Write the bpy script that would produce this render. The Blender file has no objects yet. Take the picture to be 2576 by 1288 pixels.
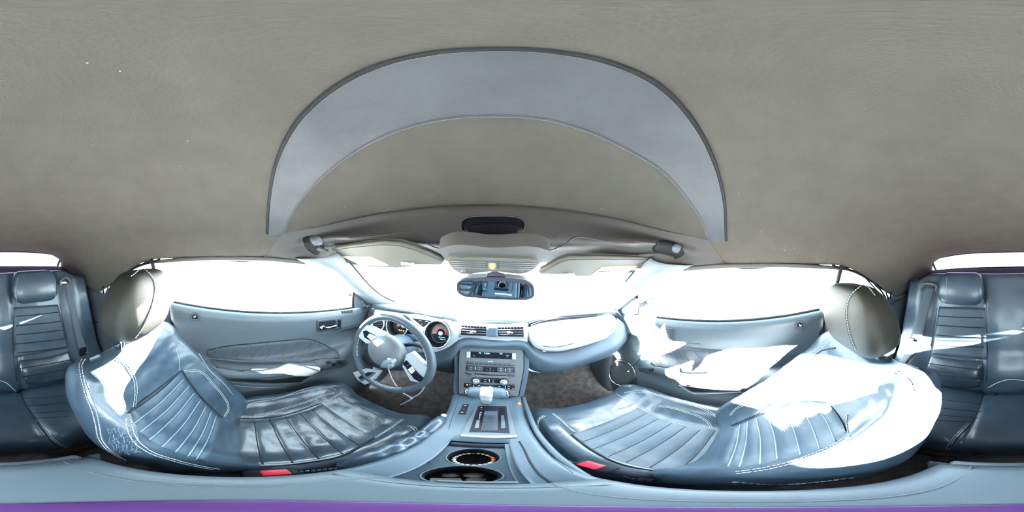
import bpy, bmesh, math, random
from mathutils import Vector, Matrix
from mathutils.bvhtree import BVHTree
random.seed(7)
PI = math.pi
SC = bpy.context.scene
COL = SC.collection
# ------------------------------------------------------------------ camera
IW, IH = 2576.0, 1288.0
YAW = (1288 - 1246) / IW * 2 * PI          # the picture's centre looks a little right of straight ahead
ROLL = math.radians(1.2)
EYE = Vector((0.01, 0, 0))
def car_dir(r, f, u):
    c, s = math.cos(YAW), math.sin(YAW)
    X = r * c + f * s; Y = -r * s + f * c
    c, s = math.cos(ROLL), math.sin(ROLL)
    return Vector((X * c - u * s, Y, X * s + u * c))
cam_data = bpy.data.cameras.new('camera')
cam_data.type = 'PANO'
cam_data.panorama_type = 'EQUIRECTANGULAR'
cam_data.clip_start = 0.005
cam_data.clip_end = 500
cam = bpy.data.objects.new('camera', cam_data)
COL.objects.link(cam)
r_, u_, f_ = car_dir(1, 0, 0), car_dir(0, 0, 1), car_dir(0, 1, 0)
m3 = Matrix((r_, u_, -f_)).transposed()
cam.matrix_world = Matrix.Translation(EYE) @ m3.to_4x4()
SC.camera = cam
# ------------------------------------------------------------------ light
W = bpy.data.worlds.new('daylight'); SC.world = W; W.use_nodes = True
nt = W.node_tree
bg = nt.nodes['Background']
bg.inputs[0].default_value = (0.72, 0.90, 1.0, 1)
bg.inputs[1].default_value = 9.0
sd = bpy.data.lights.new('sun', 'SUN'); sd.energy = 320; sd.angle = math.radians(0.6); sd.color = (1.0, 0.95, 0.88)
sun = bpy.data.objects.new('sun', sd); COL.objects.link(sun)
SUN_EL, SUN_AZ = math.radians(16), math.radians(-81)      # azimuth from straight ahead, negative = left
sdir = Vector((math.cos(SUN_EL) * math.sin(SUN_AZ), math.cos(SUN_EL) * math.cos(SUN_AZ), math.sin(SUN_EL)))
sun.location = sdir * 20
sun.rotation_euler = sdir.to_track_quat('Z', 'Y').to_euler()
SC.view_settings.view_transform = 'Standard'
SC.view_settings.look = 'None'
SC.view_settings.gamma = 1
SC.view_settings.use_curve_mapping = False
SC.view_settings.exposure = 0.85
SC.cycles.max_bounces = 8
SC.cycles.diffuse_bounces = 5
SC.cycles.transparent_max_bounces = 12
# ------------------------------------------------------------------ placing helpers
def ray(px, py):
    lon = (px - 1288) / IW * 2 * PI; lat = (644 - py) / IH * PI
    return car_dir(math.cos(lat) * math.sin(lon), math.cos(lat) * math.cos(lon), math.sin(lat))
def at(px, py, ax, val):
    d = ray(px, py); t = (val - EYE[ax]) / d[ax]
    return EYE + d * t
def atd(px, py, dist):
    return EYE + ray(px, py) * dist
class Flat:
    """a real flat surface: point and normal"""
    def __init__(s, p, n):
        s.p = Vector(p); s.n = Vector(n).normalized()
        if s.n.dot(EYE - s.p) < 0: s.n = -s.n
    def shoot(s, px, py, off=0.0):
        d = ray(px, py); t = (s.p - EYE).dot(s.n) / d.dot(s.n)
        return EYE + d * t + s.n * off
    def normal(s, px, py): return s.n
class Surf:
    """a built surface that details can be laid on"""
    def __init__(s, verts, faces, fall=None):
        s.V = list(verts); s.F = list(faces); s.b = BVHTree.FromPolygons([tuple(v) for v in verts], faces); s.fall = fall
    def hit(s, px, py):
        d = ray(px, py); r = s.b.ray_cast(EYE, d); s.miss = r[0] is None
        if r[0] is None:
            if s.fall: return s.fall.shoot(px, py), s.fall.n
            # closest approach
            best = None
            for k in range(40):
                q = EYE + d * (0.15 + 0.03 * k); n = s.b.find_nearest(q)
                if n[0] is not None and (best is None or n[3] < best[2]): best = (n[0], n[1], n[3])
            p, nn = best[0], best[1]
        else: p, nn = r[0], r[1]
        if nn.dot(EYE - p) < 0: nn = -nn
        return p, nn
    def shoot(s, px, py, off=0.0):
        p, n = s.hit(px, py); return p + n * off
    def normal(s, px, py): return s.hit(px, py)[1]
def catmull(P, n, closed=False):
    P = [Vector(p) for p in P]; m = len(P)
    if m == 2 and not closed: return [P[0].lerp(P[1], k / (n - 1)) for k in range(n)]
    L = [0.0]; cnt = m if closed else m - 1
    for k in range(cnt): L.append(L[-1] + max((P[(k + 1) % m] - P[k]).length, 1e-7))
    out = []
    for q in range(n):
        s = L[-1] * q / (n if closed else n - 1)
        k = 0
        while k < cnt - 1 and L[k + 1] < s: k += 1
        t = (s - L[k]) / (L[k + 1] - L[k])
        g = (lambda i: P[i % m]) if closed else (lambda i: P[max(0, min(m - 1, i))])
        a, b, c, d = g(k - 1), g(k), g(k + 1), g(k + 2)
        if not closed:
            if k == 0: a = b * 2 - c
            if k == m - 2: d = c * 2 - b
        dt1 = L[k + 1] - L[k]
        dt0 = max((b - a).length, 1e-6); dt2 = max((d - c).length, 1e-6)
        m1 = ((c - b) / dt1 * dt0 + (b - a) / dt0 * dt1) / (dt0 + dt1) * dt1
        m2 = ((d - c) / dt2 * dt1 + (c - b) / dt1 * dt2) / (dt1 + dt2) * dt1
        t2, t3 = t * t, t * t * t
        out.append(b * (2 * t3 - 3 * t2 + 1) + m1 * (t3 - 2 * t2 + t) + c * (-2 * t3 + 3 * t2) + m2 * (t3 - t2))
    return out
def poly_line(P, n):
    P = [Vector(p) for p in P]; L = [0]
    for a, b in zip(P, P[1:]): L.append(L[-1] + (b - a).length)
    out = []
    for q in range(n):
        s = L[-1] * q / (n - 1); k = 0
        while k < len(P) - 2 and L[k + 1] < s: k += 1
        out.append(P[k].lerp(P[k + 1], (s - L[k]) / max(1e-9, L[k + 1] - L[k])))
    return out
def best_run(S, pts, jump):
    """longest unbroken stretch of a pixel line on a surface"""
    runs = [[]]
    for x, y in pts:
        a, n = S.hit(x, y) if isinstance(S, Surf) else (S.shoot(x, y), S.n)
        if getattr(S, 'miss', False) and not S.fall: continue
        if runs[-1] and (a - runs[-1][-1][0]).length > jump: runs.append([])
        runs[-1].append((a, n))
    R = max(runs, key=len)
    return R if len(R) > 1 else [S.hit(*pts[0]), S.hit(*pts[-1])]
# ------------------------------------------------------------------ mesh builder
def ring_of(P, least=30):
    P = [Vector(p) for p in P]; L = sum((P[(i + 1) % len(P)] - P[i]).length for i in range(len(P))); out = []
    for i, a in enumerate(P):
        b = P[(i + 1) % len(P)]; k = max(1, round((b - a).length / L * least)); out += [a.lerp(b, j / k) for j in range(k)]
    return out
class MB:
    def __init__(s): s.v = []; s.f = []
    def add(s, verts, faces):
        o = len(s.v); s.v += [Vector(x) for x in verts]; s.f += [tuple(i + o for i in f) for f in faces]; return s
    def grid(s, G, cu=False, cv=False):
        nv, nu = len(G), len(G[0]); vs = [p for row in G for p in row]; F = []
        for j in range(nv if cv else nv - 1):
            for i in range(nu if cu else nu - 1):
                a = j * nu + i; b = j * nu + (i + 1) % nu
                c = ((j + 1) % nv) * nu + (i + 1) % nu; d = ((j + 1) % nv) * nu + i
                F.append((a, b, c, d))
        return s.add(vs, F)
    def tube(s, P, r, seg=8, closed=False, cap=True, smooth=0):
        P = [Vector(p) for p in P]
        if smooth: P = catmull(P, smooth, closed)
        n = len(P); rr = r if hasattr(r, '__len__') else [r] * n
        T = []
        for k in range(n):
            a = P[(k - 1) % n] if closed or k else P[k]; b = P[(k + 1) % n] if closed or k < n - 1 else P[k]
            d = b - a; T.append(d.normalized() if d.length > 1e-9 else Vector((0, 0, 1)))
        ref = Vector((0, 0, 1)) if abs(T[0].z) < .9 else Vector((1, 0, 0))
        N = T[0].cross(ref).normalized(); G = []
        for k in range(n):
            N = (N - T[k] * N.dot(T[k]))
            N = N.normalized() if N.length > 1e-6 else T[k].orthogonal().normalized()
            B = T[k].cross(N)
            q = rr[min(k, len(rr) - 1)]
            G.append([P[k] + (N * math.cos(2 * PI * i / seg) + B * math.sin(2 * PI * i / seg)) * q for i in range(seg)])
        o = len(s.v); s.grid(G, cu=True, cv=closed)
        if cap and not closed:
            s.f.append(tuple(o + i for i in range(seg))[::-1]); s.f.append(tuple(o + (n - 1) * seg + i for i in range(seg)))
        return s
    def box(s, c, h, bev=0.0, M=None, seg=2):
        """centre, half sizes, bevel, 3x3 axes"""
        bm = bmesh.new(); bmesh.ops.create_cube(bm, size=2)
        for v in bm.verts: v.co = Vector((v.co.x * h[0], v.co.y * h[1], v.co.z * h[2]))
        if bev > 0: bmesh.ops.bevel(bm, geom=bm.edges[:], offset=min(bev, min(h) * .95), segments=seg, affect='EDGES', profile=.5)
        M = M or Matrix.Identity(3); c = Vector(c)
        bm.verts.index_update()
        s.add([M @ v.co + c for v in bm.verts], [[v.index for v in f.verts] for f in bm.faces]); bm.free(); return s
    def lathe(s, prof, c, axis, seg=32):
        """prof: list of (radius, height along axis)"""
        ax = Vector(axis).normalized(); u = ax.orthogonal().normalized(); w = ax.cross(u); c = Vector(c)
        G = [[c + ax * h + (u * math.cos(2 * PI * i / seg) + w * math.sin(2 * PI * i / seg)) * max(r, 1e-5) for i in range(seg)] for r, h in prof]
        return s.grid(G, cu=True)
    def sphere(s, c, r, seg=16, M=None):
        sc = Vector(r) if hasattr(r, '__len__') else Vector((r, r, r)); M = M or Matrix.Identity(3)
        G = [[Vector(c) + M @ Vector((sc.x * math.sin(PI * j / seg + 1e-5) * math.cos(2 * PI * i / (2 * seg)), sc.y * math.sin(PI * j / seg + 1e-5) * math.sin(2 * PI * i / (2 * seg)), sc.z * math.cos(PI * j / seg))) for i in range(2 * seg)] for j in range(seg + 1)]
        return s.grid(G, cu=True)
    def puck(s, ring, n_top, thick, rings=4, dome=0.0, bev=0.0):
        """solid plate: closed ring of points, face normal, thickness behind the face"""
        ring = [Vector(p) for p in ring]; c = sum(ring, Vector()) / len(ring); G = []
        nn = Vector(n_top)
        for k in range(rings):
            t = (k + .02) / rings
            G.append([c.lerp(p, t) + nn * dome * (1 - t * t) for p in ring])
        if bev > 0:
            G.append([c + (p - c) * (1 - bev / max((p - c).length, 1e-4)) for p in ring])
            G.append([c + (p - c) * (1 - .3 * bev / max((p - c).length, 1e-4)) - nn * bev * .3 for p in ring])
            G.append([p - nn * bev for p in ring])
        else: G.append(ring)
        G.append([p - nn * thick for p in ring])
        return s.grid(G, cu=True)
    def lay(s, S, pix, off=.003, thick=.004, rings=5, smooth=0, dome=0.0, closed=True):
        """plate laid on a surface, its outline seen at the given pixels"""
        P = [(x, y, 0) for x, y in pix]
        P = catmull(P, smooth, True) if smooth else ring_of(P)
        c = sum(P, Vector()) / len(P); G = []
        for k in range(rings + 1):
            t = max(.01, k / rings)
            G.append([S.shoot(*(c.lerp(p, t)).xy, off + dome * (1 - t ** 3)) for p in P])
        G.append([S.shoot(p.x, p.y, off - thick) for p in P])
        return s.grid(G, cu=True)
    def strip(s, S, top, bot, off=.003, thick=.004, nu=24, nv=6, dome=0.0, smooth=True):
        """plate between two pixel lines laid on a surface"""
        f = catmull if smooth else poly_line
        A = f([(x, y, 0) for x, y in top], nu); B = f([(x, y, 0) for x, y in bot], nu); G = []
        G.append([S.shoot(*p.xy, off - thick) for p in A])
        for j in range(nv):
            t = j / (nv - 1); G.append([S.shoot(*(a.lerp(b, t)).xy, off + dome * (1 - (2 * t - 1) ** 2)) for a, b in zip(A, B)])
        G.append([S.shoot(*p.xy, off - thick) for p in B])
        s.grid(G)
        # ends
        for i in (0, -1):
            col = [row[i] for row in G]; back = [col[0].lerp(col[-1], k / (len(col) - 1)) for k in range(len(col))]
            s.grid([col, back])
        return s
    def quilt(s, S, pairs, off=.003, amp=.006, thick=.006, m=9, nv=22, bend=(0, 0)):
        """padded panel made of rolls: pairs are the two ends of each seam between rolls"""
        G = []
        for k in range(len(pairs) - 1):
            for q in range(m + (k == len(pairs) - 2)):
                t = q / m; A = Vector(pairs[k][0]).lerp(Vector(pairs[k + 1][0]), t); B = Vector(pairs[k][1]).lerp(Vector(pairs[k + 1][1]), t); row = []
                for j in range(nv):
                    v = j / (nv - 1); p = A.lerp(B, v); w = 4 * v * (1 - v)
                    o = off + amp * abs(math.sin(PI * t)) ** .7 * min(1, 6 * v * (1 - v)) if 0 < j < nv - 1 else off - thick
                    row.append(S.shoot(p.x + bend[0] * w, p.y + bend[1] * w, o))
                G.append(row)
        return s.grid(G)
    def line(s, S, pix, r=.0015, off=.0, n=0, seg=6, closed=False):
        n = n or max(6, 6 * len(pix))
        P = catmull([(x, y, 0) for x, y in pix], n, closed)
        Q = [a + n_ * off for a, n_ in best_run(S, [(p.x, p.y) for p in P], .10)]
        return s.tube(Q, r, seg, closed=closed)
    def stitch(s, S, pix, gap=.0075, ln=.0050, r=.0011, off=.0012, double=0.0):
        P = catmull([(x, y, 0) for x, y in pix], 40 * len(pix)); R = best_run(S, [(p.x, p.y) for p in P], .02)
        Q = [a + n * off for a, n in R]; N = [n for a, n in R]
        rows = [0.0] if not double else [-double / 2, double / 2]
        for o in rows:
            acc = 0.0; nxt = 0.0
            for k in range(len(Q) - 1):
                d = Q[k + 1] - Q[k]; L = d.length
                if L < 1e-7: continue
                while nxt < acc + L:
                    p = Q[k] + d * ((nxt - acc) / L); t = d / L; sd_ = t.cross(N[k]).normalized() * o
                    b = p + t * ln
                    s.tube([p + sd_ - N[k] * .0008, p + sd_ + t * ln * .25, p + sd_ + t * ln * .75, b + sd_ - N[k] * .0008], r, 5)
                    nxt += gap
                acc += L
        return s
    def surf(s): return Surf(s.v, s.f)
def loft(curves, nu, nv, fu=catmull, fv=catmull):
    R = [fu(c, nu) for c in curves]
    cols = [fv([row[i] for row in R], nv) for i in range(nu)]
    return [[cols[i][j] for i in range(nu)] for j in range(nv)]
ORG = {}
def mk(name, mb, mat, parent=None, smooth=True, solid=0.0, label=None, sub=0, auto=None, soff=0.0, merge=True):
    me = bpy.data.meshes.new(name)
    o0 = ORG.get(parent.name, Vector()) if parent else Vector()
    me.from_pydata([tuple(v - o0) for v in mb.v], [], mb.f)
    bm = bmesh.new(); bm.from_mesh(me)
    if merge: bmesh.ops.remove_doubles(bm, verts=bm.verts[:], dist=1e-5)
    bmesh.ops.recalc_face_normals(bm, faces=bm.faces[:]); bm.to_mesh(me); bm.free()
    o = bpy.data.objects.new(name, me); COL.objects.link(o)
    if parent: o.parent = parent
    ORG[o.name] = o0
    me.materials.append(mat)
    if smooth: me.shade_smooth() if auto is None else me.shade_smooth()
    if auto is not None:
        me.set_sharp_from_angle(angle=math.radians(auto))
    if solid:
        md = o.modifiers.new('solid', 'SOLIDIFY'); md.thickness = abs(solid); md.offset = soff
    if sub:
        md = o.modifiers.new('sub', 'SUBSURF'); md.levels = sub; md.render_levels = sub
    if label: o['label'] = label
    return o
def mkS(name, mb, *a, **k):
    return mk(name, mb, *a, **k), mb.surf()
def tag(o, label=None, cat=None, group=None, kind=None):
    if label: o['label'] = label
    if cat: o['category'] = cat
    if group: o['group'] = group
    if kind: o['kind'] = kind
    return o
def thing(name, loc, label, cat, group=None, kind=None):
    o = bpy.data.objects.new(name, None); COL.objects.link(o); o.location = loc; o.empty_display_size = .05
    ORG[o.name] = Vector(loc); return tag(o, label, cat, group, kind)
_font = {}
def text_mesh(body, size, origin, right, up, depth=.0006):
    cu = bpy.data.curves.new('t', 'FONT'); cu.body = body; cu.size = size; cu.extrude = depth; cu.align_x = 'CENTER'; cu.align_y = 'CENTER'
    ob = bpy.data.objects.new('t', cu); me = bpy.data.meshes.new_from_object(ob)
    r = Vector(right).normalized(); u = Vector(up).normalized(); n = r.cross(u)
    mb = MB(); mb.add([Vector(origin) + r * v.co.x + u * v.co.y + n * v.co.z for v in me.vertices], [tuple(p.vertices) for p in me.polygons])
    bpy.data.objects.remove(ob); bpy.data.curves.remove(cu); bpy.data.meshes.remove(me); return mb
# ------------------------------------------------------------------ materials
def mat(name, col, rough=.5, metal=0.0, bump=0.0, scale=200.0, var=0.0, vscale=8.0, spec=.5, emit=None, estr=0.0, coat=0.0, col2=None, sheen=0.0, detail=4, tex='NOISE', voro=0.0):
    m = bpy.data.materials.new(name); m.use_nodes = True; t = m.node_tree; b = t.nodes['Principled BSDF']
    b.inputs['Base Color'].default_value = (*col, 1); b.inputs['Roughness'].default_value = rough; b.inputs['Metallic'].default_value = metal
    b.inputs['Specular IOR Level'].default_value = spec
    if coat: b.inputs['Coat Weight'].default_value = coat; b.inputs['Coat Roughness'].default_value = .15
    if sheen: b.inputs['Sheen Weight'].default_value = sheen
    if emit: b.inputs['Emission Color'].default_value = (*emit, 1); b.inputs['Emission Strength'].default_value = estr
    tc = t.nodes.new('ShaderNodeTexCoord')
    if var or col2:
        n = t.nodes.new('ShaderNodeTexNoise'); n.inputs['Scale'].default_value = vscale; n.inputs['Detail'].default_value = 6
        t.links.new(tc.outputs['Object'], n.inputs['Vector'])
        r = t.nodes.new('ShaderNodeValToRGB'); c2 = col2 or tuple(min(1, c * (1 + var)) for c in col); c1 = col if col2 else tuple(c * (1 - var) for c in col)
        r.color_ramp.elements[0].position = .35; r.color_ramp.elements[1].position = .68
        r.color_ramp.elements[0].color = (*c1, 1); r.color_ramp.elements[1].color = (*c2, 1)
        t.links.new(n.outputs['Fac'], r.inputs['Fac']); t.links.new(r.outputs['Color'], b.inputs['Base Color'])
    if bump:
        if tex == 'NOISE':
            n = t.nodes.new('ShaderNodeTexNoise'); n.inputs['Detail'].default_value = detail; out = n.outputs['Fac']
        else:
            n = t.nodes.new('ShaderNodeTexVoronoi'); out = n.outputs['Distance']
        n.inputs['Scale'].default_value = scale
        t.links.new(tc.outputs['Object'], n.inputs['Vector'])
        bp = t.nodes.new('ShaderNodeBump'); bp.inputs['Strength'].default_value = bump; bp.inputs['Distance'].default_value = .002
        t.links.new(out, bp.inputs['Height']); t.links.new(bp.outputs['Normal'], b.inputs['Normal'])
    return m
def glass_mat(name, tint=(1, 1, 1), refl=.06):
    m = bpy.data.materials.new(name); m.use_nodes = True; t = m.node_tree; t.nodes.clear()
    o = t.nodes.new('ShaderNodeOutputMaterial'); mx = t.nodes.new('ShaderNodeMixShader'); tr = t.nodes.new('ShaderNodeBsdfTransparent'); gl = t.nodes.new('ShaderNodeBsdfGlossy')
    tr.inputs[0].default_value = (*tint, 1); gl.inputs['Roughness'].default_value = .02
    mx.inputs[0].default_value = refl
    t.links.new(tr.outputs[0], mx.inputs[1]); t.links.new(gl.outputs[0], mx.inputs[2]); t.links.new(mx.outputs[0], o.inputs[0]); return m
M = {}
M['fabric'] = mat('headliner_fabric', (.102, .094, .081), .95, bump=1.0, scale=250, var=.05, vscale=14, spec=.15)
_t = M['fabric'].node_tree; _b = _t.nodes['Principled BSDF']                # a little white lint caught in the weave
_tc = _t.nodes.new('ShaderNodeTexCoord'); _v = _t.nodes.new('ShaderNodeTexVoronoi'); _v.inputs['Scale'].default_value = 42
_l = _t.nodes.new('ShaderNodeMath'); _l.operation = 'LESS_THAN'; _l.inputs[1].default_value = .040
_s = _t.nodes.new('ShaderNodeSeparateColor'); _g = _t.nodes.new('ShaderNodeMath'); _g.operation = 'GREATER_THAN'; _g.inputs[1].default_value = .80
_m = _t.nodes.new('ShaderNodeMath'); _m.operation = 'MULTIPLY'; _x = _t.nodes.new('ShaderNodeMix'); _x.data_type = 'RGBA'
_t.links.new(_tc.outputs['Object'], _v.inputs['Vector']); _t.links.new(_v.outputs['Distance'], _l.inputs[0]); _t.links.new(_v.outputs['Color'], _s.inputs[0]); _t.links.new(_s.outputs[0], _g.inputs[0])
_t.links.new(_l.outputs[0], _m.inputs[0]); _t.links.new(_g.outputs[0], _m.inputs[1]); _t.links.new(_m.outputs[0], _x.inputs[0])
_src = _b.inputs['Base Color'].links[0].from_socket; _t.links.new(_src, _x.inputs[6]); _x.inputs[7].default_value = (.5, .48, .42, 1); _t.links.new(_x.outputs[2], _b.inputs['Base Color'])
M['fabric_dark'] = mat('fabric_binding', (.03, .028, .03), .9, bump=.3, scale=600)
M['bow'] = mat('bow_cloth', (.072, .077, .086), .75, sheen=.5, bump=.45, scale=500, var=.15, vscale=10, spec=.2)
M['header'] = mat('header_plastic', (.085, .080, .078), .55, bump=.15, scale=700, spec=.4)
M['visor'] = mat('visor_vinyl', (.115, .112, .098), .7, bump=.2, scale=500, spec=.3)
M['leather'] = mat('seat_leather', (.036, .060, .088), .34, bump=.22, scale=520, var=.22, vscale=9, spec=.7, coat=.35)
M['insert'] = mat('seat_insert_leather', (.044, .072, .102), .42, bump=.35, scale=900, var=.15, vscale=12, spec=.6)
M['headrest'] = mat('headrest_leather', (.022, .022, .017), .48, bump=.4, scale=620, spec=.3)
M['shiny'] = mat('worn_shiny_leather', (.036, .055, .076), .30, bump=.35, scale=130, var=.35, vscale=16, spec=.7, coat=.3)
M['thread'] = mat('stitching_thread', (.55, .60, .62), .7)
M['groove'] = mat('seam_piping', (.22, .30, .36), .5)
M['dgroove'] = mat('seam_fold', (.008, .010, .016), .6)
M['door'] = mat('door_vinyl', (.095, .118, .135), .45, bump=.15, scale=600, spec=.45)
M['door_low'] = mat('door_lower_plastic', (.060, .072, .085), .5, bump=.15, scale=600, spec=.4)
M['pad'] = mat('door_pad_leather', (.055, .068, .082), .5, bump=.25, scale=500)
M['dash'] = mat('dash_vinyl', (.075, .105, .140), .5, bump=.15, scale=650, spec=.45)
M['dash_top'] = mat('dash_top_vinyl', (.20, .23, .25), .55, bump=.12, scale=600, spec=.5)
M['alu'] = mat('brushed_aluminium', (.72, .78, .80), .32, .55, bump=.05, scale=900, spec=.6)
M['silver'] = mat('silver_paint', (.70, .73, .76), .3, .6)
M['chrome'] = mat('chrome', (.85, .88, .92), .08, 1.0)
M['stack'] = mat('radio_bezel_grey', (.135, .145, .155), .45, .2, bump=.08, scale=900)
M['black'] = mat('black_plastic', (.010, .011, .018), .5, spec=.25)
M['blackm'] = mat('matte_black_rubber', (.010, .010, .011), .8)
M['gloss'] = mat('gloss_black', (.008, .009, .016), .3, spec=.22)
M['btn'] = mat('button_grey', (.05, .058, .075), .35)
M['white'] = mat('white_marking', (.8, .85, .85), .5)
M['carpet'] = mat('carpet', (.105, .093, .090), .98, bump=.9, scale=260, var=.3, vscale=30, spec=.1)
M['carpet_brown'] = mat('rear_carpet', (.15, .11, .08), .98, bump=.9, scale=260, var=.3, vscale=22, spec=.1)
M['console'] = mat('console_plastic', (.065, .095, .125), .38, bump=.1, scale=700, spec=.5)
M['tray'] = mat('tray_plastic', (.045, .070, .095), .35, bump=.1, scale=600)
M['lid'] = mat('armrest_vinyl', (.09, .115, .135), .42, bump=.2, scale=600, spec=.5)
M['mirror'] = mat('mirror_glass', (.55, .68, .75), .02, 1.0)
M['mirror_body'] = mat('mirror_housing', (.05, .052, .075), .4)
M['red'] = mat('red_button', (.75, .03, .06), .35, emit=(1, .05, .08), estr=.0)
M['belt'] = mat('belt_webbing', (.10, .125, .15), .7, bump=.5, scale=900)
M['amber'] = mat('amber_lamp', (.9, .5, .05), .4, emit=(1, .55, .05), estr=3.0)
M['cyan'] = mat('lit_digits', (.2, .9, .8), .4, emit=(.25, 1, .9), estr=1.3)
M['peach'] = mat('dial_face', (.42, .25, .20), .6, spec=.2)
M['dialgrey'] = mat('dial_grey', (.12, .14, .17), .4)
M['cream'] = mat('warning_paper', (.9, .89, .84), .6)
M['yellow'] = mat('warning_yellow', (.85, .68, .15), .6)
M['cable'] = mat('white_cable', (.75, .75, .85), .4)
M['purple'] = mat('purple_plastic', (.07, .02, .11), .4)
M['glass'] = glass_mat('window_glass', (.97, .99, 1), .04)
M['rglass'] = glass_mat('rear_glass', (.42, .36, .44), .03)
M['crack'] = mat('cracked_leather', (.16, .21, .26), .6)
M['ground'] = mat('pale_concrete', (.55, .54, .52), .9, bump=.2, scale=30)
M['wood_bead'] = mat('white_bead', (.75, .72, .66), .25)
M['orange_bead'] = mat('orange_bead', (.75, .22, .06), .3)
M['grille'] = mat('speaker_grille', (.075, .088, .10), .6, bump=.9, scale=700, tex='VORO')
M['quarter'] = mat('quarter_trim', (.065, .082, .10), .5, bump=.15, scale=600)
M['curtain'] = mat('sail_panel_fabric', (.13, .12, .115), .9, bump=.3, scale=500, var=.12, vscale=10, spec=.15)
# ================================================================== THE CABIN SHELL
# headliner: cross curves from the windscreen header back to the rear window
def sym(pts):
    L = [(-x, y, z) for x, y, z in pts[::-1] if x > 0]
    return L + list(pts)
CEIL = [
    [(0, .42, .137), (.2, .41, .135), (.4, .36, .122), (.50, .28, .098), (.555, .19, .078), (.588, .13, .052)],
    [(0, .31, .180), (.2, .30, .172), (.4, .265, .147), (.51, .20, .108), (.570, .135, .072), (.602, .115, .010)],
    [(0, .12, .215), (.2, .12, .205), (.4, .11, .165), (.52, .10, .108), (.582, .09, .045), (.607, .09, -.014)],
    [(0, -.15, .235), (.2, -.15, .225), (.4, -.15, .180), (.53, -.15, .115), (.590, -.15, .050), (.618, -.15, -.022)],
    [(0, -.40, .225), (.2, -.40, .215), (.4, -.40, .172), (.53, -.40, .112), (.595, -.40, .040), (.628, -.40, -.035)],
    [(0, -.60, .200), (.2, -.60, .190), (.4, -.60, .152), (.53, -.60, .092), (.602, -.60, -.005), (.642, -.60, -.130)],
    [(0, -.78, .170), (.2, -.78, .160), (.4, -.78, .125), (.53, -.78, .060), (.605, -.78, -.060), (.658, -.78, -.240)],
    [(0, -.98, .115), (.2, -.98, .108), (.4, -.98, .080), (.53, -.98, .020), (.610, -.98, -.080), (.660, -.98, -.225)],
    [(0, -1.195, .034), (.2, -1.195, .032), (.4, -1.19, .020), (.54, -1.185, -.010), (.620, -1.16, -.080), (.665, -1.15, -.215)],
]
G = loft([sym(c) for c in CEIL], 97, 120)
mb = MB().grid(G); CE = mb.surf()
ceil = mk('ceiling', mb, M['fabric'], solid=.006, soff=0)
tag(ceil, 'grey-brown woven fabric lining of the folding roof, stretched over the whole cabin', 'ceiling', kind='structure')
# crosswise seams pressed into the lining
s = MB()
s.line(CE, [(0, 465), (120, 478), (250, 505), (330, 535), (400, 560), (440, 585)], .0030, .0002)
s.line(CE, [(2576, 462), (2460, 466), (2330, 490), (2230, 520), (2150, 550), (2090, 580)], .0030, .0002)
s.line(CE, [(10, 568), (90, 575), (165, 592), (205, 604), (300, 600), (420, 592), (560, 590), (672, 592)], .0026, .0002)
s.line(CE, [(2566, 568), (2480, 573), (2400, 584), (2330, 600), (2240, 612), (2100, 610), (1960, 606), (1830, 605)], .0026, .0002)
mk('seam', s, M['curtain'], ceil)
# roof bow: a crosswise band with a dark bound edge
top = [(675, 588), (681, 500), (702, 400), (750, 310), (842, 225), (950, 170), (1080, 138), (1246, 126), (1400, 134), (1540, 163), (1650, 215), (1735, 300), (1790, 400), (1816, 490), (1824, 606)]
bot = [(712, 589), (720, 560), (760, 490), (820, 428), (905, 365), (1000, 320), (1110, 292), (1246, 283), (1375, 292), (1480, 322), (1580, 368), (1670, 425), (1735, 500), (1772, 560), (1784, 606)]
mb = MB().strip(CE, top, bot, off=.010, thick=.012, nu=90, nv=8)
bow = mk('trim_1', mb, M['bow'], auto=60)
tag(bow, 'wide blue-grey cloth band arching crosswise over the front seats', 'roof bow', kind='structure')
e = MB().line(CE, [(a - (3 if a < 1200 else -3), b - 2) for a, b in top], .0045, .004, n=160)
mk('binding', e, M['fabric_dark'], bow, label='dark zip-like edging along the rear of the band')
e = MB().line(CE, bot, .0022, .011, n=160)
mk('front_fold', e, M['bow'], bow)

# ---------------- windscreen header, hard plastic
def col(*p): return [Vector(q) for q in p]
def mirror_x(P): return [Vector((-p[0], p[1], p[2])) for p in P]
hT = [(.604, .085, .052), (.570, .15, .068), (.50, .283, .096), (.40, .362, .120), (.2, .412, .133), (0, .422, .135)]
hF = [(.630, .060, .070), (.600, .16, .100), (.52, .305, .130), (.40, .395, .152), (.2, .445, .165), (0, .455, .165)]
hA = [(.608, .085, .030), (.572, .17, .045), (.505, .295, .075), (.40, .368, .098), (.2, .405, .110), (0, .412, .112)]
hL = [(.610, .09, -.006), (.560, .20, .026), (.470, .285, .052), (.36, .335, .045), (.18, .385, .035), (0, .40, .026)]
hB = [(.606, .11, -.024), (.560, .26, .006), (.480, .345, .034), (.36, .40, .030), (.18, .425, .018), (0, .432, .008)]
hW = [(.604, .12, -.036), (.588, .255, -.044), (.505, .398, -.038), (.36, .46, -.024), (.18, .50, -.020), (0, .512, -.020)]
curves = [[Vector((-a, b, c)) for a, b, c in h] + [Vector(q) for q in h[::-1][1:]] for h in (hF, hT, hA, hL, hB, hW)]
G = loft(curves, 90, 30)
mb = MB().grid(G); HD = mb.surf()
hdr = mk('trim_2', mb, M['header'], solid=.0015, auto=50)
tag(hdr, 'moulded grey plastic header panel above the windscreen', 'header trim', kind='structure')
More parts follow.
